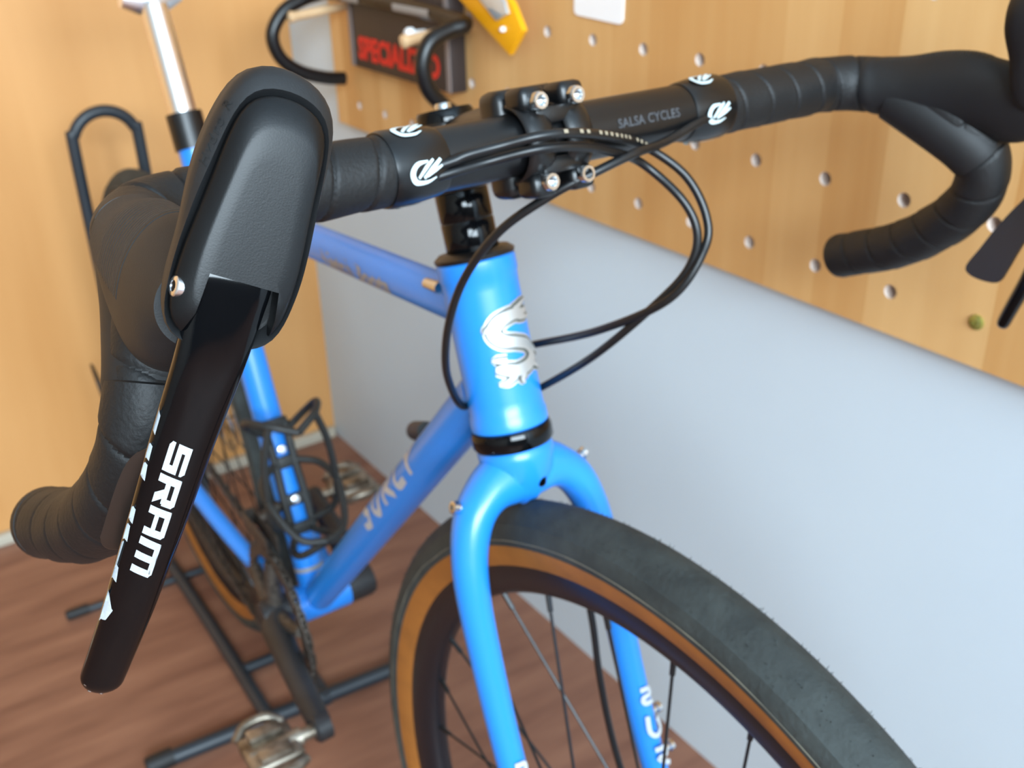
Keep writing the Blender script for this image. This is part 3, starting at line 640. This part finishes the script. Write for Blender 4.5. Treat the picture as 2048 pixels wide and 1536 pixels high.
    lathe(bm, [(0, -0.004), (0.0031, -0.004), (0.0031, 0.0004), (0.0026, 0.0008), (0.0017, 0.0008), (0.0015, -0.0004), (0, -0.0005)], pc, bd, 20); obj('pivot_bolt', bm, 'polished', hood)
    # flat lettering on the rubber rim, the engraving's shade put into its dark colour
    if right:
        a, b = P(13.9, 8.0, -1.5), P(11.6, 26.6, -1.5); T = (b - a).normalized(); nrm = (ew * 0.62 + ef * 0.78).normalized(); up_ = nrm.cross(T); up_ = up_ if up_.dot(ew) > 0 else -up_; ctr = (a + b) / 2 + up_ * 0.0006
        hv = [wloc(hood) + v.co for v in hood.data.vertices]; tree = BVHTree.FromPolygons(hv, [tuple(p.vertices) for p in hood.data.polygons])
        def drape(x, y, l):
            p = ctr + T * x + up_ * y; h = tree.ray_cast(p + nrm * 0.01, -nrm)[0]; return (h if h else p) + nrm * 0.00025
        bm = NB(); text_bm(bm, 'Hydro R', drape, 0.0046, 0.012, shear=0.25, spacing=1.2, xs=1.05)
        obj('hood_lettering', bm, 'shade_black', hood, label='flat dark lettering on the rubber rim, painted as engraved shade')
    # lever blade ------------------------------------------------------
    LP = [(0.2500, 0.1502, 0.0252), (0.2524, 0.1508, 0.0195), (0.2615, 0.1490, -0.0026), (0.2713, 0.1420, -0.0294), (0.2797, 0.1340, -0.0557), (0.2855, 0.1272, -0.0750), (0.2913, 0.1200, -0.0946), (0.2992, 0.1095, -0.1205), (0.3026, 0.1052, -0.1312)]
    path = cat_rom([OF(*p) for p in LP], 8); n = len(path)
    wid = [23.2, 22.8, 20.6, 19.2, 18.2, 17.5, 16.8, 15.6, 15.2]; thk = [10, 11, 11.5, 11.5, 11, 10.5, 10, 9.5, 9.2]
    def at(arr, i): k = i / (n - 1) * (len(arr) - 1); j = min(int(k), len(arr) - 2); return lerp(arr[j], arr[j + 1], k - j)
    FRM = frames(path, up=ew); SEG = 44; ex = 2.45; rings = []; info = []
    for i in range(n):
        t, a, b = FRM[i]; b = b if b.dot(ef) > 0 else -b; W, Tt = at(wid, i) / 2000, at(thk, i) / 2000; info.append((path[i], t, a, b, W, Tt))
    def sq(W, Tt, th, e=ex): c_, s_ = math.cos(th), math.sin(th); return (math.copysign(abs(c_) ** (2 / e), c_) * W, math.copysign(abs(s_) ** (2 / e), s_) * Tt)
    def ringat(C, a, b, W, Tt, e=ex): return [C + a * x + b * y for x, y in (sq(W, Tt, 2 * math.pi * k / SEG, e) for k in range(SEG))]
    R_ = []
    C, t, a, b, W, Tt = info[0]; R_.append(ringat(C - t * 0.0006, a, b, W * 0.96, Tt * 0.93, 5.0))
    for i, (C, t, a, b, W, Tt) in enumerate(info): R_.append(ringat(C, a, b, W, Tt, ex + (5.0 - ex) * max(0, 1 - i / (n * 0.3))))
    C, t, a, b, W, Tt = info[-1]
    for q in (0.2, 0.4, 0.6, 0.78, 0.9, 0.97, 1.0):
        k = math.sqrt(max(0.0008, 1 - q * q)); R_.append(ringat(C + t * (W * 0.95 * q), a, b, W * k, Tt * (0.35 + 0.65 * k) * (1 if q < 1 else 0.3)))
    bm = NB(); bridge(bm, [[bm.verts.new(p) for p in r] for r in R_]); lever = obj('lever_blade', bm, 'gloss_black', hood)
    # prints on the blade: x mm from the top of the blade, y mm across (positive outwards)
    cum = [0]
    for i in range(1, n): cum.append(cum[-1] + (path[i] - path[i - 1]).length)
    def lmap(x, y, lift):
        x = x / 1000; i = 0
        while i < n - 2 and cum[i + 1] < x: i += 1
        k = (x - cum[i]) / (cum[i + 1] - cum[i]); A, B2 = info[i], info[i + 1]
        C = A[0].lerp(B2[0], k); a = A[2].lerp(B2[2], k).normalized(); b = A[3].lerp(B2[3], k).normalized(); W, Tt = lerp(A[4], B2[4], k) * 1000, lerp(A[5], B2[5], k) * 1000
        # arc position around the section, y = 0 at the middle of the front
        if abs(y) < W * 0.985: v = Tt * (1 - abs(y / W) ** ex) ** (1 / ex); yy = y; ob = b; oa = a * 0
        else: yy = math.copysign(W, y); v = Tt * 0.55 - (abs(y) - W * 0.985) ; ob = b * 0; oa = a * math.copysign(1, y)
        return C + a * (yy / 1000) + b * (v / 1000) + b * lift * 0.7 + a * (lift * 0.7 * (1 if y > 0 else -1) * min(1, abs(y) / W))
    if right:
        x0 = 55.0; Lh = 7.0
        def letter(quads, xs, wl, y0=0.8, sh=0.18):
            bm_ = bmL
            for q in quads:
                pts = [(xs + (px + sh * py) * wl, y0 + Lh / 2 - (1 - py) * 0 - (py) * Lh) for px, py in q]
                quadpatch(bm_, pts, lmap, 0.00012, 4)
        def R(a, b, c, d): return [(a, b), (c, b), (c, d), (a, d)]
        bmL = NB()
        # letters drawn in a unit box: x along the word, y from foot (0) to head (1)
        TOP = [R(0, .76, .9, 1), [(.88, .76), (1, .76), (1, .86), (.88, 1)]]
        Sg = [R(.12, 0, 1, .24), [(0, .1), (.14, 0), (.14, .24), (0, .24)], R(.74, 0, 1, .6), R(0, .38, 1, .62), R(0, .38, .26, 1)] + TOP
        Rg = [R(0, 0, .26, 1), R(.74, .42, 1, .88), R(0, .36, .94, .58), [(.42, .40), (.74, .40), (1.0, 0), (.66, 0)]] + TOP
        Ag = [R(0, 0, .26, 1), R(.74, 0, 1, .88), R(0, .3, 1, .5)] + TOP
        Mg = [R(0, 0, .2, 1), R(.4, 0, .6, 1), R(.8, 0, 1, .88)] + TOP
        xs = x0
        for gq, wl in ((Sg, 11.4), (Rg, 11.9), (Ag, 12.1), (Mg, 16.2)): letter(gq, xs, wl); xs += wl + 1.2
        obj('lever_lettering', bmL, 'lever_print', lever, label='silver block lettering down the lever')
        # partly hidden print wrapping round the outer edge
        bm = NB()
        for q in ([(46, 10.6), (49, 9.0), (56, 8.8), (54, 10.6)], [(59, 10.3), (60, 8.5), (65.5, 8.3), (64.5, 10.3)], [(66.5, 10.2), (67, 8.3), (73, 7.8), (72, 10.2)], [(84, 9.9), (85, 7.9), (91, 7.6), (90, 9.8)], [(92, 9.8), (92.3, 8.0), (99, 7.5), (98, 9.7)], [(100, 9.6), (100, 8.3), (113, 8.2), (113, 9.4)], [(110, 9.4), (111.5, 7.6), (118, 7.0), (117, 9.2)], [(122, 9.0), (123, 8.5), (132, 5.4), (129, 8.9)], [(128, 8.8), (131, 5.4), (137, 6.5), (139, 8.6)]):
            quadpatch(bm, q, lmap, 0.00014, 5)
        obj('lever_lettering', bm, 'lever_print', lever, label='silver print wrapping round the outer edge of the lever')
        # bare metal chips at the tip
        bm = NB(); Ct, t, a, b, W, Tt = info[-1]
        for q, k, z in ((0.75, 0.35, 0.0012), (-0.15, 0.86, 0.0010), (0.45, 0.80, 0.0011)):
            c = Ct + a * (W * q * 0.92) + t * (W * 0.95 * k * math.sqrt(1 - q * q * 0.8)) + b * (Tt * 0.62)
            lathe(bm, [(0, 0), (z, 0), (z * 0.6, 0.0005), (0, 0.0006)], c, (b + t * 0.6 + a * q).normalized(), 7)
        obj('paint_chip', bm, 'silver', lever)
    # shift paddle behind the blade
    PP = [(0.2787, 0.134, -0.0317), (0.2835, 0.128, -0.0364), (0.2872, 0.12, -0.0481), (0.2922, 0.107, -0.0714), (0.2934, 0.104, -0.0777), (0.2914, 0.104, -0.0815), (0.288, 0.107, -0.0811), (0.2861, 0.11, -0.0765), (0.2777, 0.132, -0.0394)]
    if not right: PP = [(0.2831, 0.1176, -0.0558), (0.2831, 0.101, -0.0791), (0.2831, 0.0897, -0.1006), (0.2831, 0.0827, -0.1141), (0.2831, 0.0852, -0.1194), (0.2831, 0.0949, -0.1212), (0.2831, 0.106, -0.1197), (0.2831, 0.1096, -0.1124), (0.2831, 0.1165, -0.0918), (0.2831, 0.1296, -0.0595)]
    pts = [BR(s * p.x, p.y, p.z) for p in cat_rom(PP, 3, closed=True)]; nn_ = (ew * 0.75 + ef * 0.55).normalized() if right else BL
    bm = NB(); A = [bm.verts.new(p) for p in pts]; B3 = [bm.verts.new(p - nn_ * 0.0035) for p in pts]; k_ = len(pts); f1 = bm.faces.new(A); bm.faces.new(list(reversed(B3)))
    for i in range(k_): bm.faces.new((A[i], B3[i], B3[(i + 1) % k_], A[(i + 1) % k_]))
    bmesh.ops.bevel(bm, geom=list(f1.edges), offset=0.0008, segments=2, profile=0.5, affect='EDGES'); 
    tube(bm, [OF(0.2760, 0.130, -0.044) if right else BR(0.2815, 0.1236, -0.0580), OF(0.2630, 0.134, -0.012), OF(0.2530, 0.132, 0.006)], [0.003, 0.004, 0.005], 10)
    obj('shift_paddle', bm, 'paddle', hood)
    return hood
shifter(-1)
shifter(1, du=-0.020)

# --- cables and hoses (all housed in black)
def cable(name, pts, r=0.0025, label=None, n=10):
    bm = NB(); tube(bm, cat_rom(pts, n), r, 12); return obj(name, bm, 'hose', bike, label=label)
cA = cable('gear_cable', [BR(*p) for p in [(0.125, 0.010, -0.002), (0.0909, 0.0165, -0.001), (0.0549, 0.0205, -0.0082), (0.0249, 0.0275, -0.0086), (-0.001, 0.0250, -0.0150), (-0.0199, 0.0135, -0.0258), (-0.0383, -0.008, -0.0472), (-0.0472, -0.030, -0.0781), (-0.0505, -0.0438, -0.1105), (-0.047, -0.0545, -0.1428), (-0.036, -0.0635, -0.1690), (-0.021, -0.0775, -0.1875), (-0.004, -0.094, -0.199)]], label='black cable housing crossing in front of the head tube')
hA = [(-0.104, 0.0115, -0.001), (-0.0845, 0.0168, 0.0030), (-0.0763, 0.0192, 0.0055), (-0.0606, 0.024, 0.0081), (-0.044, 0.034, 0.0122), (-0.0236, 0.036, 0.011), (0.0068, 0.030, 0.0035), (0.0400, 0.0195, -0.0086), (0.058, 0.0335, -0.0247), (0.064, 0.0455, -0.0457), (0.060, 0.0495, -0.0641), (0.045, 0.0401, -0.0922), (0.032, -0.0039, -0.123), (0.0285, -0.0638, -0.1526), (0.0250, -0.100, -0.170)]
cB = cable('brake_hose', [BR(*p) for p in hA], label='black brake hose with pale print looping beside the head tube')
cable('gear_cable', [BR(*p) for p in [(-0.104, 0.0115, -0.006), (-0.0845, 0.0168, -0.0022), (-0.0642, 0.0198, 0.0004), (-0.0424, 0.032, 0.0053), (-0.0177, 0.033, 0.0028), (0.0072, 0.027, -0.0047), (0.040, 0.0175, -0.0181), (0.054, 0.0366, -0.0373), (0.058, 0.0457, -0.056), (0.054, 0.0437, -0.0762), (0.044, 0.0295, -0.0993), (0.030, -0.0056, -0.1397), (0.027, -0.0522, -0.1782), (0.0255, -0.085, -0.2020)]], label='black cable housing looping to the left of the head tube')
# pale print on the hose
pp = cat_rom([BR(*p) for p in hA], 10); fr = frames(pp)
seg_ = [i for i in range(len(pp)) if 44 <= i <= 72]; cl = [0]
for a, b in zip(seg_, seg_[1:]): cl.append(cl[-1] + (pp[b] - pp[a]).length)
def hose_map(x, y, l):
    k = 0
    while k < len(cl) - 2 and cl[k + 1] < x: k += 1
    t = (x - cl[k]) / (cl[k + 1] - cl[k]); C = pp[seg_[k]].lerp(pp[seg_[k + 1]], t); T = fr[seg_[k]][0]
    n_ = (BF * 0.80 + BU * 0.50 - BL * 0.35); n_ = (n_ - T * n_.dot(T)).normalized(); s_ = n_.cross(T); s_ = s_ if s_.dot(BU) > 0 else -s_
    return C + n_ * (0.0025 + l) + s_ * y
bm = NB()
for k in range(16):
    if k in (1, 4, 12): continue
    x = 0.004 + k * (cl[-1] - 0.008) / 16; quadpatch(bm, [(x, -0.0009), (x + 0.0024, -0.0009), (x + 0.0024, 0.0010), (x, 0.0010)], hose_map, 0.0003, 2)
obj('hose_print', bm, 'print_beige', cB, label='pale worn print on the hose')
# front brake hose inside the left fork blade, rear hose on the chain stay
bm = NB(); tube(bm, cat_rom([FK(0.030, -0.018, -0.060), FK(0.040, -0.012, -0.11), FK(0.041, -0.011, -0.15), FK(0.041, -0.016, -0.20), FK(0.043, -0.018, -0.26), FK(0.046, -0.010, -0.33)], 8), 0.0026, 10); obj('fork_hose', bm, 'hose', fork_o)
bm = NB(); box(bm, FK(0.046, -0.022, -0.345), 0.028, 0.026, 0.05, kF, kL, kU, bev=0.006); obj('brake_caliper', bm, 'satin_black', fork_o)
# housing looping behind the rear wheel
bm = NB(); tube(bm, cat_rom([FR(-1.00, -0.075, 0.30), FR(-1.12, -0.085, 0.31), FR(-1.235, -0.083, 0.345), FR(-1.262, -0.080, 0.330), FR(-1.24, -0.078, 0.285), FR(-1.15, -0.078, 0.235), FR(-1.06, -0.08, 0.22)], 8), 0.0024, 10); obj('derailleur_cable', bm, 'hose', bike, label='thin cable loop behind the rear wheel')

# --- drivetrain
def FRbb(x, y, z): return FR(BBc.x + x, y, BBc.z + z)
yax = RD(V((0, 1, 0)))
bm = NB(); nt_ = 42; Rr = 0.0850; pts = []
outer_f, outer_b, in_f, in_b = [], [], [], []
for k in range(nt_ * 4):
    a = 2 * math.pi * k / (nt_ * 4); r = Rr + (0.0035 if k % 4 in (1, 2) else -0.002)
    for lst, rr, yy in ((outer_f, r, -0.0475), (outer_b, r, -0.0440), (in_f, Rr - 0.014, -0.0485), (in_b, Rr - 0.014, -0.0435)): lst.append(bm.verts.new(FRbb(rr * math.cos(a), yy, rr * math.sin(a))))
bridge(bm, [in_f, outer_f, outer_b, in_b], closed=True)
for k in range(5):
    a = 2 * math.pi * k / 5 + 0.3; tube(bm, [FRbb(0.012 * math.cos(a), -0.050, 0.012 * math.sin(a)), FRbb(0.074 * math.cos(a), -0.047, 0.074 * math.sin(a))], [0.011, 0.007], 10)
ringo = obj('chainring', bm, 'chain', bike, label='worn gray chainring with teeth')
CA = math.radians(-6)
def crank(sy):
    ca = CA if sy < 0 else CA + math.pi; L = 0.172; e = (L * math.cos(ca), L * math.sin(ca))
    bm = NB(); tube(bm, [FRbb(0, sy * 0.045, 0), FRbb(e[0] * 0.12, sy * 0.060, e[1] * 0.12), FRbb(e[0] * 0.6, sy * 0.069, e[1] * 0.6), FRbb(e[0] * 0.97, sy * 0.074, e[1] * 0.97)], [0.019, 0.0165, 0.0135, 0.0125], 16, up=yax, ry=[0.020, 0.018, 0.0145, 0.014])
    lathe(bm, [(0, -0.008), (0.0142, -0.008), (0.0148, 0.006), (0.012, 0.009), (0, 0.009)], FRbb(e[0], sy * 0.074, e[1]), yax * sy, 24)
    lathe(bm, [(0, -0.03), (0.021, -0.03), (0.021, 0.0), (0.019, 0.006), (0.010, 0.007), (0, 0.004)], FRbb(0, sy * 0.062, 0), yax * sy, 28)
    c = obj('crank_arm', bm, 'crank', bike)
    # pedal: axle, two-sided clip body
    bm = NB(); tube(bm, [FRbb(e[0], sy * 0.080, e[1]), FRbb(e[0], sy * 0.096, e[1]), FRbb(e[0], sy * 0.0965, e[1]), FRbb(e[0], sy * 0.150, e[1])], [0.0075, 0.0070, 0.0105, 0.0095], 16)
    px, pz = e
    box(bm, FRbb(px, sy * 0.128, pz), 0.052, 0.054, 0.016, bev=0.005, seg=3)
    for q in (-1, 1):
        tube(bm, cat_rom([FRbb(px + q * 0.030, sy * 0.104, pz), FRbb(px + q * 0.040, sy * 0.118, pz + 0.006), FRbb(px + q * 0.040, sy * 0.140, pz + 0.006), FRbb(px + q * 0.030, sy * 0.154, pz)], 5), 0.0055, 10)
        for u_ in (-1, 1): box(bm, FRbb(px + q * 0.016, sy * 0.128, pz + u_ * 0.011), 0.016, 0.034, 0.008, bev=0.002)
    obj('pedal', bm, 'pedal', c, label='worn silver clip-in pedal')
crank(-1); crank(1)
bm = NB(); cyl(bm, FRbb(0, 0.036, 0), FRbb(0, 0.056, 0), 0.0205, 28); obj('bearing_cup', bm, 'satin_black', bb)
# cassette and chain
bm = NB()
for k in range(8): lathe(bm, [(0.008, 0), (0.024 + 0.0042 * k, 0), (0.024 + 0.0042 * k, 0.0020), (0.008, 0.0020)], FR(RAX.x, -0.053 + 0.0042 * k, RAX.z), yax, 40, closedprof=True)
obj('cassette', bm, 'chain', bike)
def chain_links(name, a, b):
    a, b = V(a), V(b); n = int((b - a).length / 0.0127); d = (b - a) / n; u_ = d.normalized(); side = yax; nn2 = u_.cross(side)
    bm = NB()
    for k in range(n):
        c = a + d * (k + 0.5); wv = 0.0066 if k % 2 else 0.0045; box(bm, c, 0.0150, 0.0014, 0.0075, u_, side, nn2); bm2 = None
        box(bm, c + side * (wv / 2), 0.0150, 0.0012, 0.0082, u_, side, nn2, bev=0.0004, seg=1); box(bm, c - side * (wv / 2), 0.0150, 0.0012, 0.0082, u_, side, nn2, bev=0.0004, seg=1)
        cyl(bm, c - u_ * 0.0063 - side * 0.004, c - u_ * 0.0063 + side * 0.004, 0.0022, 8)
    o = obj(name, bm, 'chain', bike); return o
chain_links('chain_upper_run', FRbb(0.01, -0.0457, 0.0850), FR(RAX.x + 0.005, -0.044, RAX.z + 0.041))
chain_links('chain_lower_run', FRbb(0.00, -0.0457, -0.0850), FR(RAX.x + 0.02, -0.044, RAX.z - 0.130))
bm = NB()
for k in range(22):
    a = math.pi / 2 - math.pi * (k + 0.5) / 22; c = FRbb(0.0855 * math.cos(a), -0.0457, 0.0855 * math.sin(a)); tv = RD(V((math.sin(a), 0, -math.cos(a)))); nv = tv.cross(yax)
    for sg in (-1, 1): box(bm, c + yax * (sg * (0.0033 if k % 2 else 0.0022)), 0.0150, 0.0012, 0.0080, tv, yax, nv)
obj('chain_on_ring', bm, 'chain', bike)
# rear derailleur
bm = NB(); tube(bm, [FR(RAX.x - 0.004, -0.060, RAX.z - 0.030), FR(RAX.x + 0.012, -0.066, RAX.z - 0.062), FR(RAX.x + 0.026, -0.058, RAX.z - 0.090)], [0.011, 0.014, 0.010], 14)
box(bm, FR(RAX.x + 0.010, -0.046, RAX.z - 0.118), 0.022, 0.004, 0.075, bev=0.001); box(bm, FR(RAX.x + 0.010, -0.060, RAX.z - 0.118), 0.022, 0.003, 0.075, bev=0.001)
for z in (0.088, 0.148): cyl(bm, FR(RAX.x + 0.010, -0.058, RAX.z - z), FR(RAX.x + 0.010, -0.048, RAX.z - z), 0.017, 20)
obj('rear_derailleur', bm, 'crank', bike)
# front derailleur cage near the chainring top
bm = NB(); box(bm, FRbb(-0.02, -0.040, 0.102), 0.075, 0.002, 0.022, bev=0.0008); box(bm, FRbb(-0.02, -0.052, 0.102), 0.075, 0.002, 0.022, bev=0.0008); box(bm, FRbb(-0.055, -0.046, 0.103), 0.004, 0.013, 0.018)
cyl(bm, FRbb(-0.033, -0.040, 0.108), FRbb(-0.037, -0.012, 0.115), 0.007, 12); obj('front_derailleur', bm, 'chain', bike)

# --- bottle cage on the front of the seat tube
sn = V((std.z, 0, -std.x))           # forward normal of the seat tube
def SC_(h, f, y): p = BBc + std * h + sn * f; return FR(p.x, y, p.z)
bm = NB()
for y in (-0.0125, 0.0125): tube(bm, cat_rom([SC_(0.090, 0.0195, y), SC_(0.13, 0.0200, y), SC_(0.175, 0.0200, y * 0.9), SC_(0.215, 0.0195, y)], 5), 0.0046, 10)
for h in (0.092, 0.126, 0.170, 0.214): box(bm, SC_(h, 0.0200, 0), 0.006, 0.030, 0.014, RD(sn), yax, RD(std), bev=0.002)
for y in (-1, 1):
    tube(bm, cat_rom([SC_(0.205, 0.020, y * 0.012), SC_(0.222, 0.034, y * 0.034), SC_(0.232, 0.060, y * 0.040), SC_(0.226, 0.088, y * 0.026), SC_(0.212, 0.098, y * 0.0)], 7), 0.0044, 10)
    tube(bm, cat_rom([SC_(0.098, 0.020, y * 0.012), SC_(0.110, 0.040, y * 0.036), SC_(0.142, 0.058, y * 0.040), SC_(0.190, 0.075, y * 0.036), SC_(0.226, 0.088, y * 0.026)], 7), 0.0042, 10)
    tube(bm, cat_rom([SC_(0.170, 0.020, y * 0.012), SC_(0.160, 0.036, y * 0.034), SC_(0.138, 0.062, y * 0.040), SC_(0.100, 0.088, y * 0.026), SC_(0.090, 0.097, 0)], 7), 0.0042, 10)
    tube(bm, cat_rom([SC_(0.088, 0.022, y * 0.010), SC_(0.078, 0.045, y * 0.024), SC_(0.078, 0.075, y * 0.024), SC_(0.090, 0.097, 0)], 6), 0.0042, 10)
cage = obj('bottle_cage', bm, 'plastic', bike, label='black lattice bottle cage on the seat tube')
for h in (0.126, 0.185): bm = NB(); lathe(bm, [(0, 0), (0.0050, 0), (0.0046, 0.0028), (0.002, 0.0036), (0, 0.003)], SC_(h, 0.0205, 0), RD(sn), 16); obj('bolt', bm, 'polished', cage)
bm = NB(); tube(bm, [FR(*(BBc + std * 0.038)), FR(*(BBc + std * 0.043))], 0.0166, 28); obj('seat_tube_band', bm, 'decal_gray', seat_tube)

# ------------------------------------------------------------------ rear wheel display stand
std_e = empty('bicycle_stand', RM(-0.95, 0.0, 0.0046), 'dark steel floor stand holding the rear wheel in a tall hoop', 'stand')
yc = -0.012
def spath(name, pts, r, m='stand', n=6, seg=16):
    bm = NB(); tube(bm, cat_rom(pts, n), r, seg); return obj(name, bm, m, std_e)
for x, y0, y1, rb in ((-0.715, -0.20, 0.155, 0.0105), (-1.104, -0.215, 0.16, 0.0060)):
    zc = ZF + rb
    bm = NB(); cyl(bm, (x - 0.01 * (1 if x > -0.9 else 0), y0, zc), (x + 0.008, y1, zc), rb, 18); cb_ = obj('cross_bar', bm, 'stand', std_e)
    for y in (y0, y1): bm = NB(); lathe(bm, [(0, -0.020), (rb + 0.002, -0.020), (rb + 0.002, 0.010), (rb, 0.014), (0, 0.014)], (x - (0.01 if x > -0.9 and y < 0 else 0), y, zc + 0.001), (0, 1 if y > 0 else -1, 0), 18); obj('rubber_end', bm, 'hood', cb_)
for s in (-1, 1):
    spath('rail', [(-0.705, yc + s * 0.040, ZF + 0.010), (-0.95, yc + s * 0.040, ZF + 0.010), (-1.20, yc + s * 0.044, ZF + 0.010)], 0.0095)
bm = NB(); cyl(bm, (-0.83, yc - 0.040, ZF + 0.0095), (-0.83, yc + 0.040, ZF + 0.0095), 0.008, 14); obj('rung', bm, 'stand', std_e)
ht = 0.690; hoop = [(-1.195, yc - 0.047, 0.010), (-1.197, yc - 0.046, 0.2), (-1.199, yc - 0.0455, 0.45), (-1.2, yc - 0.045, ht)] + [(-1.2, yc - 0.045 * math.cos(math.pi * k / 8), ht + 0.045 * math.sin(math.pi * k / 8)) for k in range(1, 8)] + [(-1.2, yc + 0.045, ht), (-1.199, yc + 0.0455, 0.45), (-1.197, yc + 0.046, 0.2), (-1.195, yc + 0.047, 0.010)]
spath('hoop', hoop, 0.0085)

# ------------------------------------------------------------------ things on the pegboard
YB = YW - 0.018
def peg(x, z, yt, label):
    bm = NB(); a = RM(x, YB + 0.012, z); b = RM(x, yt, z - 0.010); d = (b - a).normalized()
    tube(bm, [a, b - d * 0.010, b - d * 0.006, b - d * 0.002, b], [0.0062, 0.0068, 0.0085, 0.0078, 0.004], 18); return tag(obj('wooden_peg', bm, 'peg_wood'), label, 'peg')
peg(-1.121, 0.852, 0.277, 'pale wooden dowel peg under the hung handlebar, at the board end by the veneer wall')
peg(-0.798, 0.855, 0.279, 'pale wooden dowel peg sticking out in front of the dark printed box')
bm = NB(); lathe(bm, [(0, 0), (0.0030, 0), (0.0030, 0.016), (0.0066, 0.018), (0.0072, 0.024), (0.0050, 0.028), (0, 0.029)], RM(-0.866, 0.352, 0.843), -WY, 20)
o = obj('push_pin', bm, 'paper'); tag(o, 'small white pin stuck in the dark printed box', 'pin')
# spare drop handlebar
hb = empty('spare_handlebar', RM(-0.93, 0.33, 0.855), 'bare black drop handlebar hung on the pegboard pegs', 'handlebar')
J1 = [(-1.13, 0.330, 0.868), (-1.13, 0.3022, 0.862), (-1.13, 0.2737, 0.8486), (-1.13, 0.2545, 0.8201), (-1.13, 0.2625, 0.7881), (-1.13, 0.2904, 0.765), (-1.13, 0.3289, 0.7515), (-1.13, 0.360, 0.7465)]
J2 = [(-0.74, 0.332, 0.8650), (-0.74, 0.3127, 0.8620), (-0.74, 0.2851, 0.8508), (-0.74, 0.2738, 0.827), (-0.74, 0.2783, 0.8009), (-0.74, 0.2942, 0.7814), (-0.74, 0.3150, 0.7650), (-0.74, 0.345, 0.7560)]
bm = NB(); tube(bm, cat_rom([RM(*p) for p in reversed(J1)] + [RM(-1.10, 0.338, 0.872), RM(-0.93, 0.338, 0.874), RM(-0.77, 0.338, 0.868)] + [RM(*p) for p in J2], 8), 0.0098, 18); hbo = obj('bar_tube', bm, 'satin_black', hb)
for x0_, x1_ in ((-0.905, -0.815), (-1.05, -1.00)):
    bm = NB()
    quadpatch(bm, [(x0_, -0.0045), (x1_, -0.0045), (x1_, 0.0045), (x0_, 0.0045)], lambda X, Y, l: RM(X, 0.3385 - math.cos(Y / 0.0098 - 0.1) * (0.0098 + l), 0.872 + math.sin(Y / 0.0098 - 0.1) * (0.0098 + l)), 0.0008, 6)
    obj('bar_print', bm, 'decal_gray', hbo, label='blurred pale print on the bar')
# dark printed box with red lettering
bx_ = empty('product_box', RM(-0.945, 0.36, 0.772), 'dark brown cardboard box with red lettering on the pegboard', 'box')
bm = NB(); box(bm, RM(-0.945, 0.3645, 0.835), 0.272, 0.0244, 0.124, WX, WY, bev=0.0015); bo = obj('carton', bm, 'box_card', bx_, True)
for x, wd in ((-1.0765, 0.010), (-0.8130, 0.0085)):
    bm = NB(); box(bm, RM(x, 0.3520, 0.835), wd, 0.0016, 0.122, WX, WY); obj('card_edge', bm, 'box_edge', bo)
bm = NB(); text_bm(bm, 'SPECIALIZED', lambda X, Y, l: RM(-0.946 + X, 0.3523 - l, 0.800 + Y), 0.041, 0.055, shear=0.1, lift=0.0006, xs=0.95)
obj('box_lettering', bm, 'red', bo, label='red block lettering')
# yellow edged blister pack
yp = empty('blister_pack', RM(-0.70, 0.36, 0.85), 'yellow card pack with clear plastic window hanging askew on the pegboard', 'pack')
q = [(-0.800, 0.905), (-0.668, 0.8385), (-0.640, 0.868), (-0.660, 0.895), (-0.740, 0.945), (-0.80, 0.945)]
bm = NB(); prism(bm, [(a, b) for a, b in q], RM(0, 0.352, 0), WX, WZ, -WY, 0.007, 0.002); yo = obj('card', bm, 'yellow', yp)
q = [(-0.770, 0.922), (-0.688, 0.874), (-0.664, 0.884), (-0.670, 0.897), (-0.742, 0.938), (-0.770, 0.940)]
bm = NB(); prism(bm, [(a, b) for a, b in q], RM(0, 0.3455, 0), WX, WZ, -WY, 0.004, 0.0018); obj('window', bm, 'film_clear', yo, label='clear plastic window')
bm = NB(); lathe(bm, [(0, 0), (0.003, 0), (0.003, 0.02), (0.002, 0.022), (0, 0.022)], RM(-0.676, 0.362, 0.866), -WY, 14); obj('grommet', bm, 'paper', yo)
# white price card
bm = NB(); pl = []
for cx, cz, a0 in ((0.034, 0.036, 0), (-0.034, 0.036, 90), (-0.034, -0.036, 180), (0.034, -0.036, 270)):
    for k in range(5): a = math.radians(a0 + 22.5 * k); pl.append((cx + 0.006 * math.cos(a), cz + 0.006 * math.sin(a)))
tl = math.radians(-2); prism(bm, pl, RM(-0.5455, YB - 0.0002, 0.928), WX * math.cos(tl) + WZ * math.sin(tl), WZ * math.cos(tl) - WX * math.sin(tl), -WY, 0.0016)
tag(obj('white_card', bm, 'paper', None, False), 'blank white card with rounded corners on the pegboard', 'card')
bm = NB(); lathe(bm, [(0, -0.004), (0.0066, -0.004), (0.0062, 0.001), (0.004, 0.0022), (0.0012, 0.0022), (0.0012, 0.001), (0, 0.001)], RM(-0.0724, YB - 0.0005, 0.7055), -WY, 18)
tag(obj('brass_plug', bm, 'brass'), 'small dull brass plug pressed into a pegboard hole', 'plug')
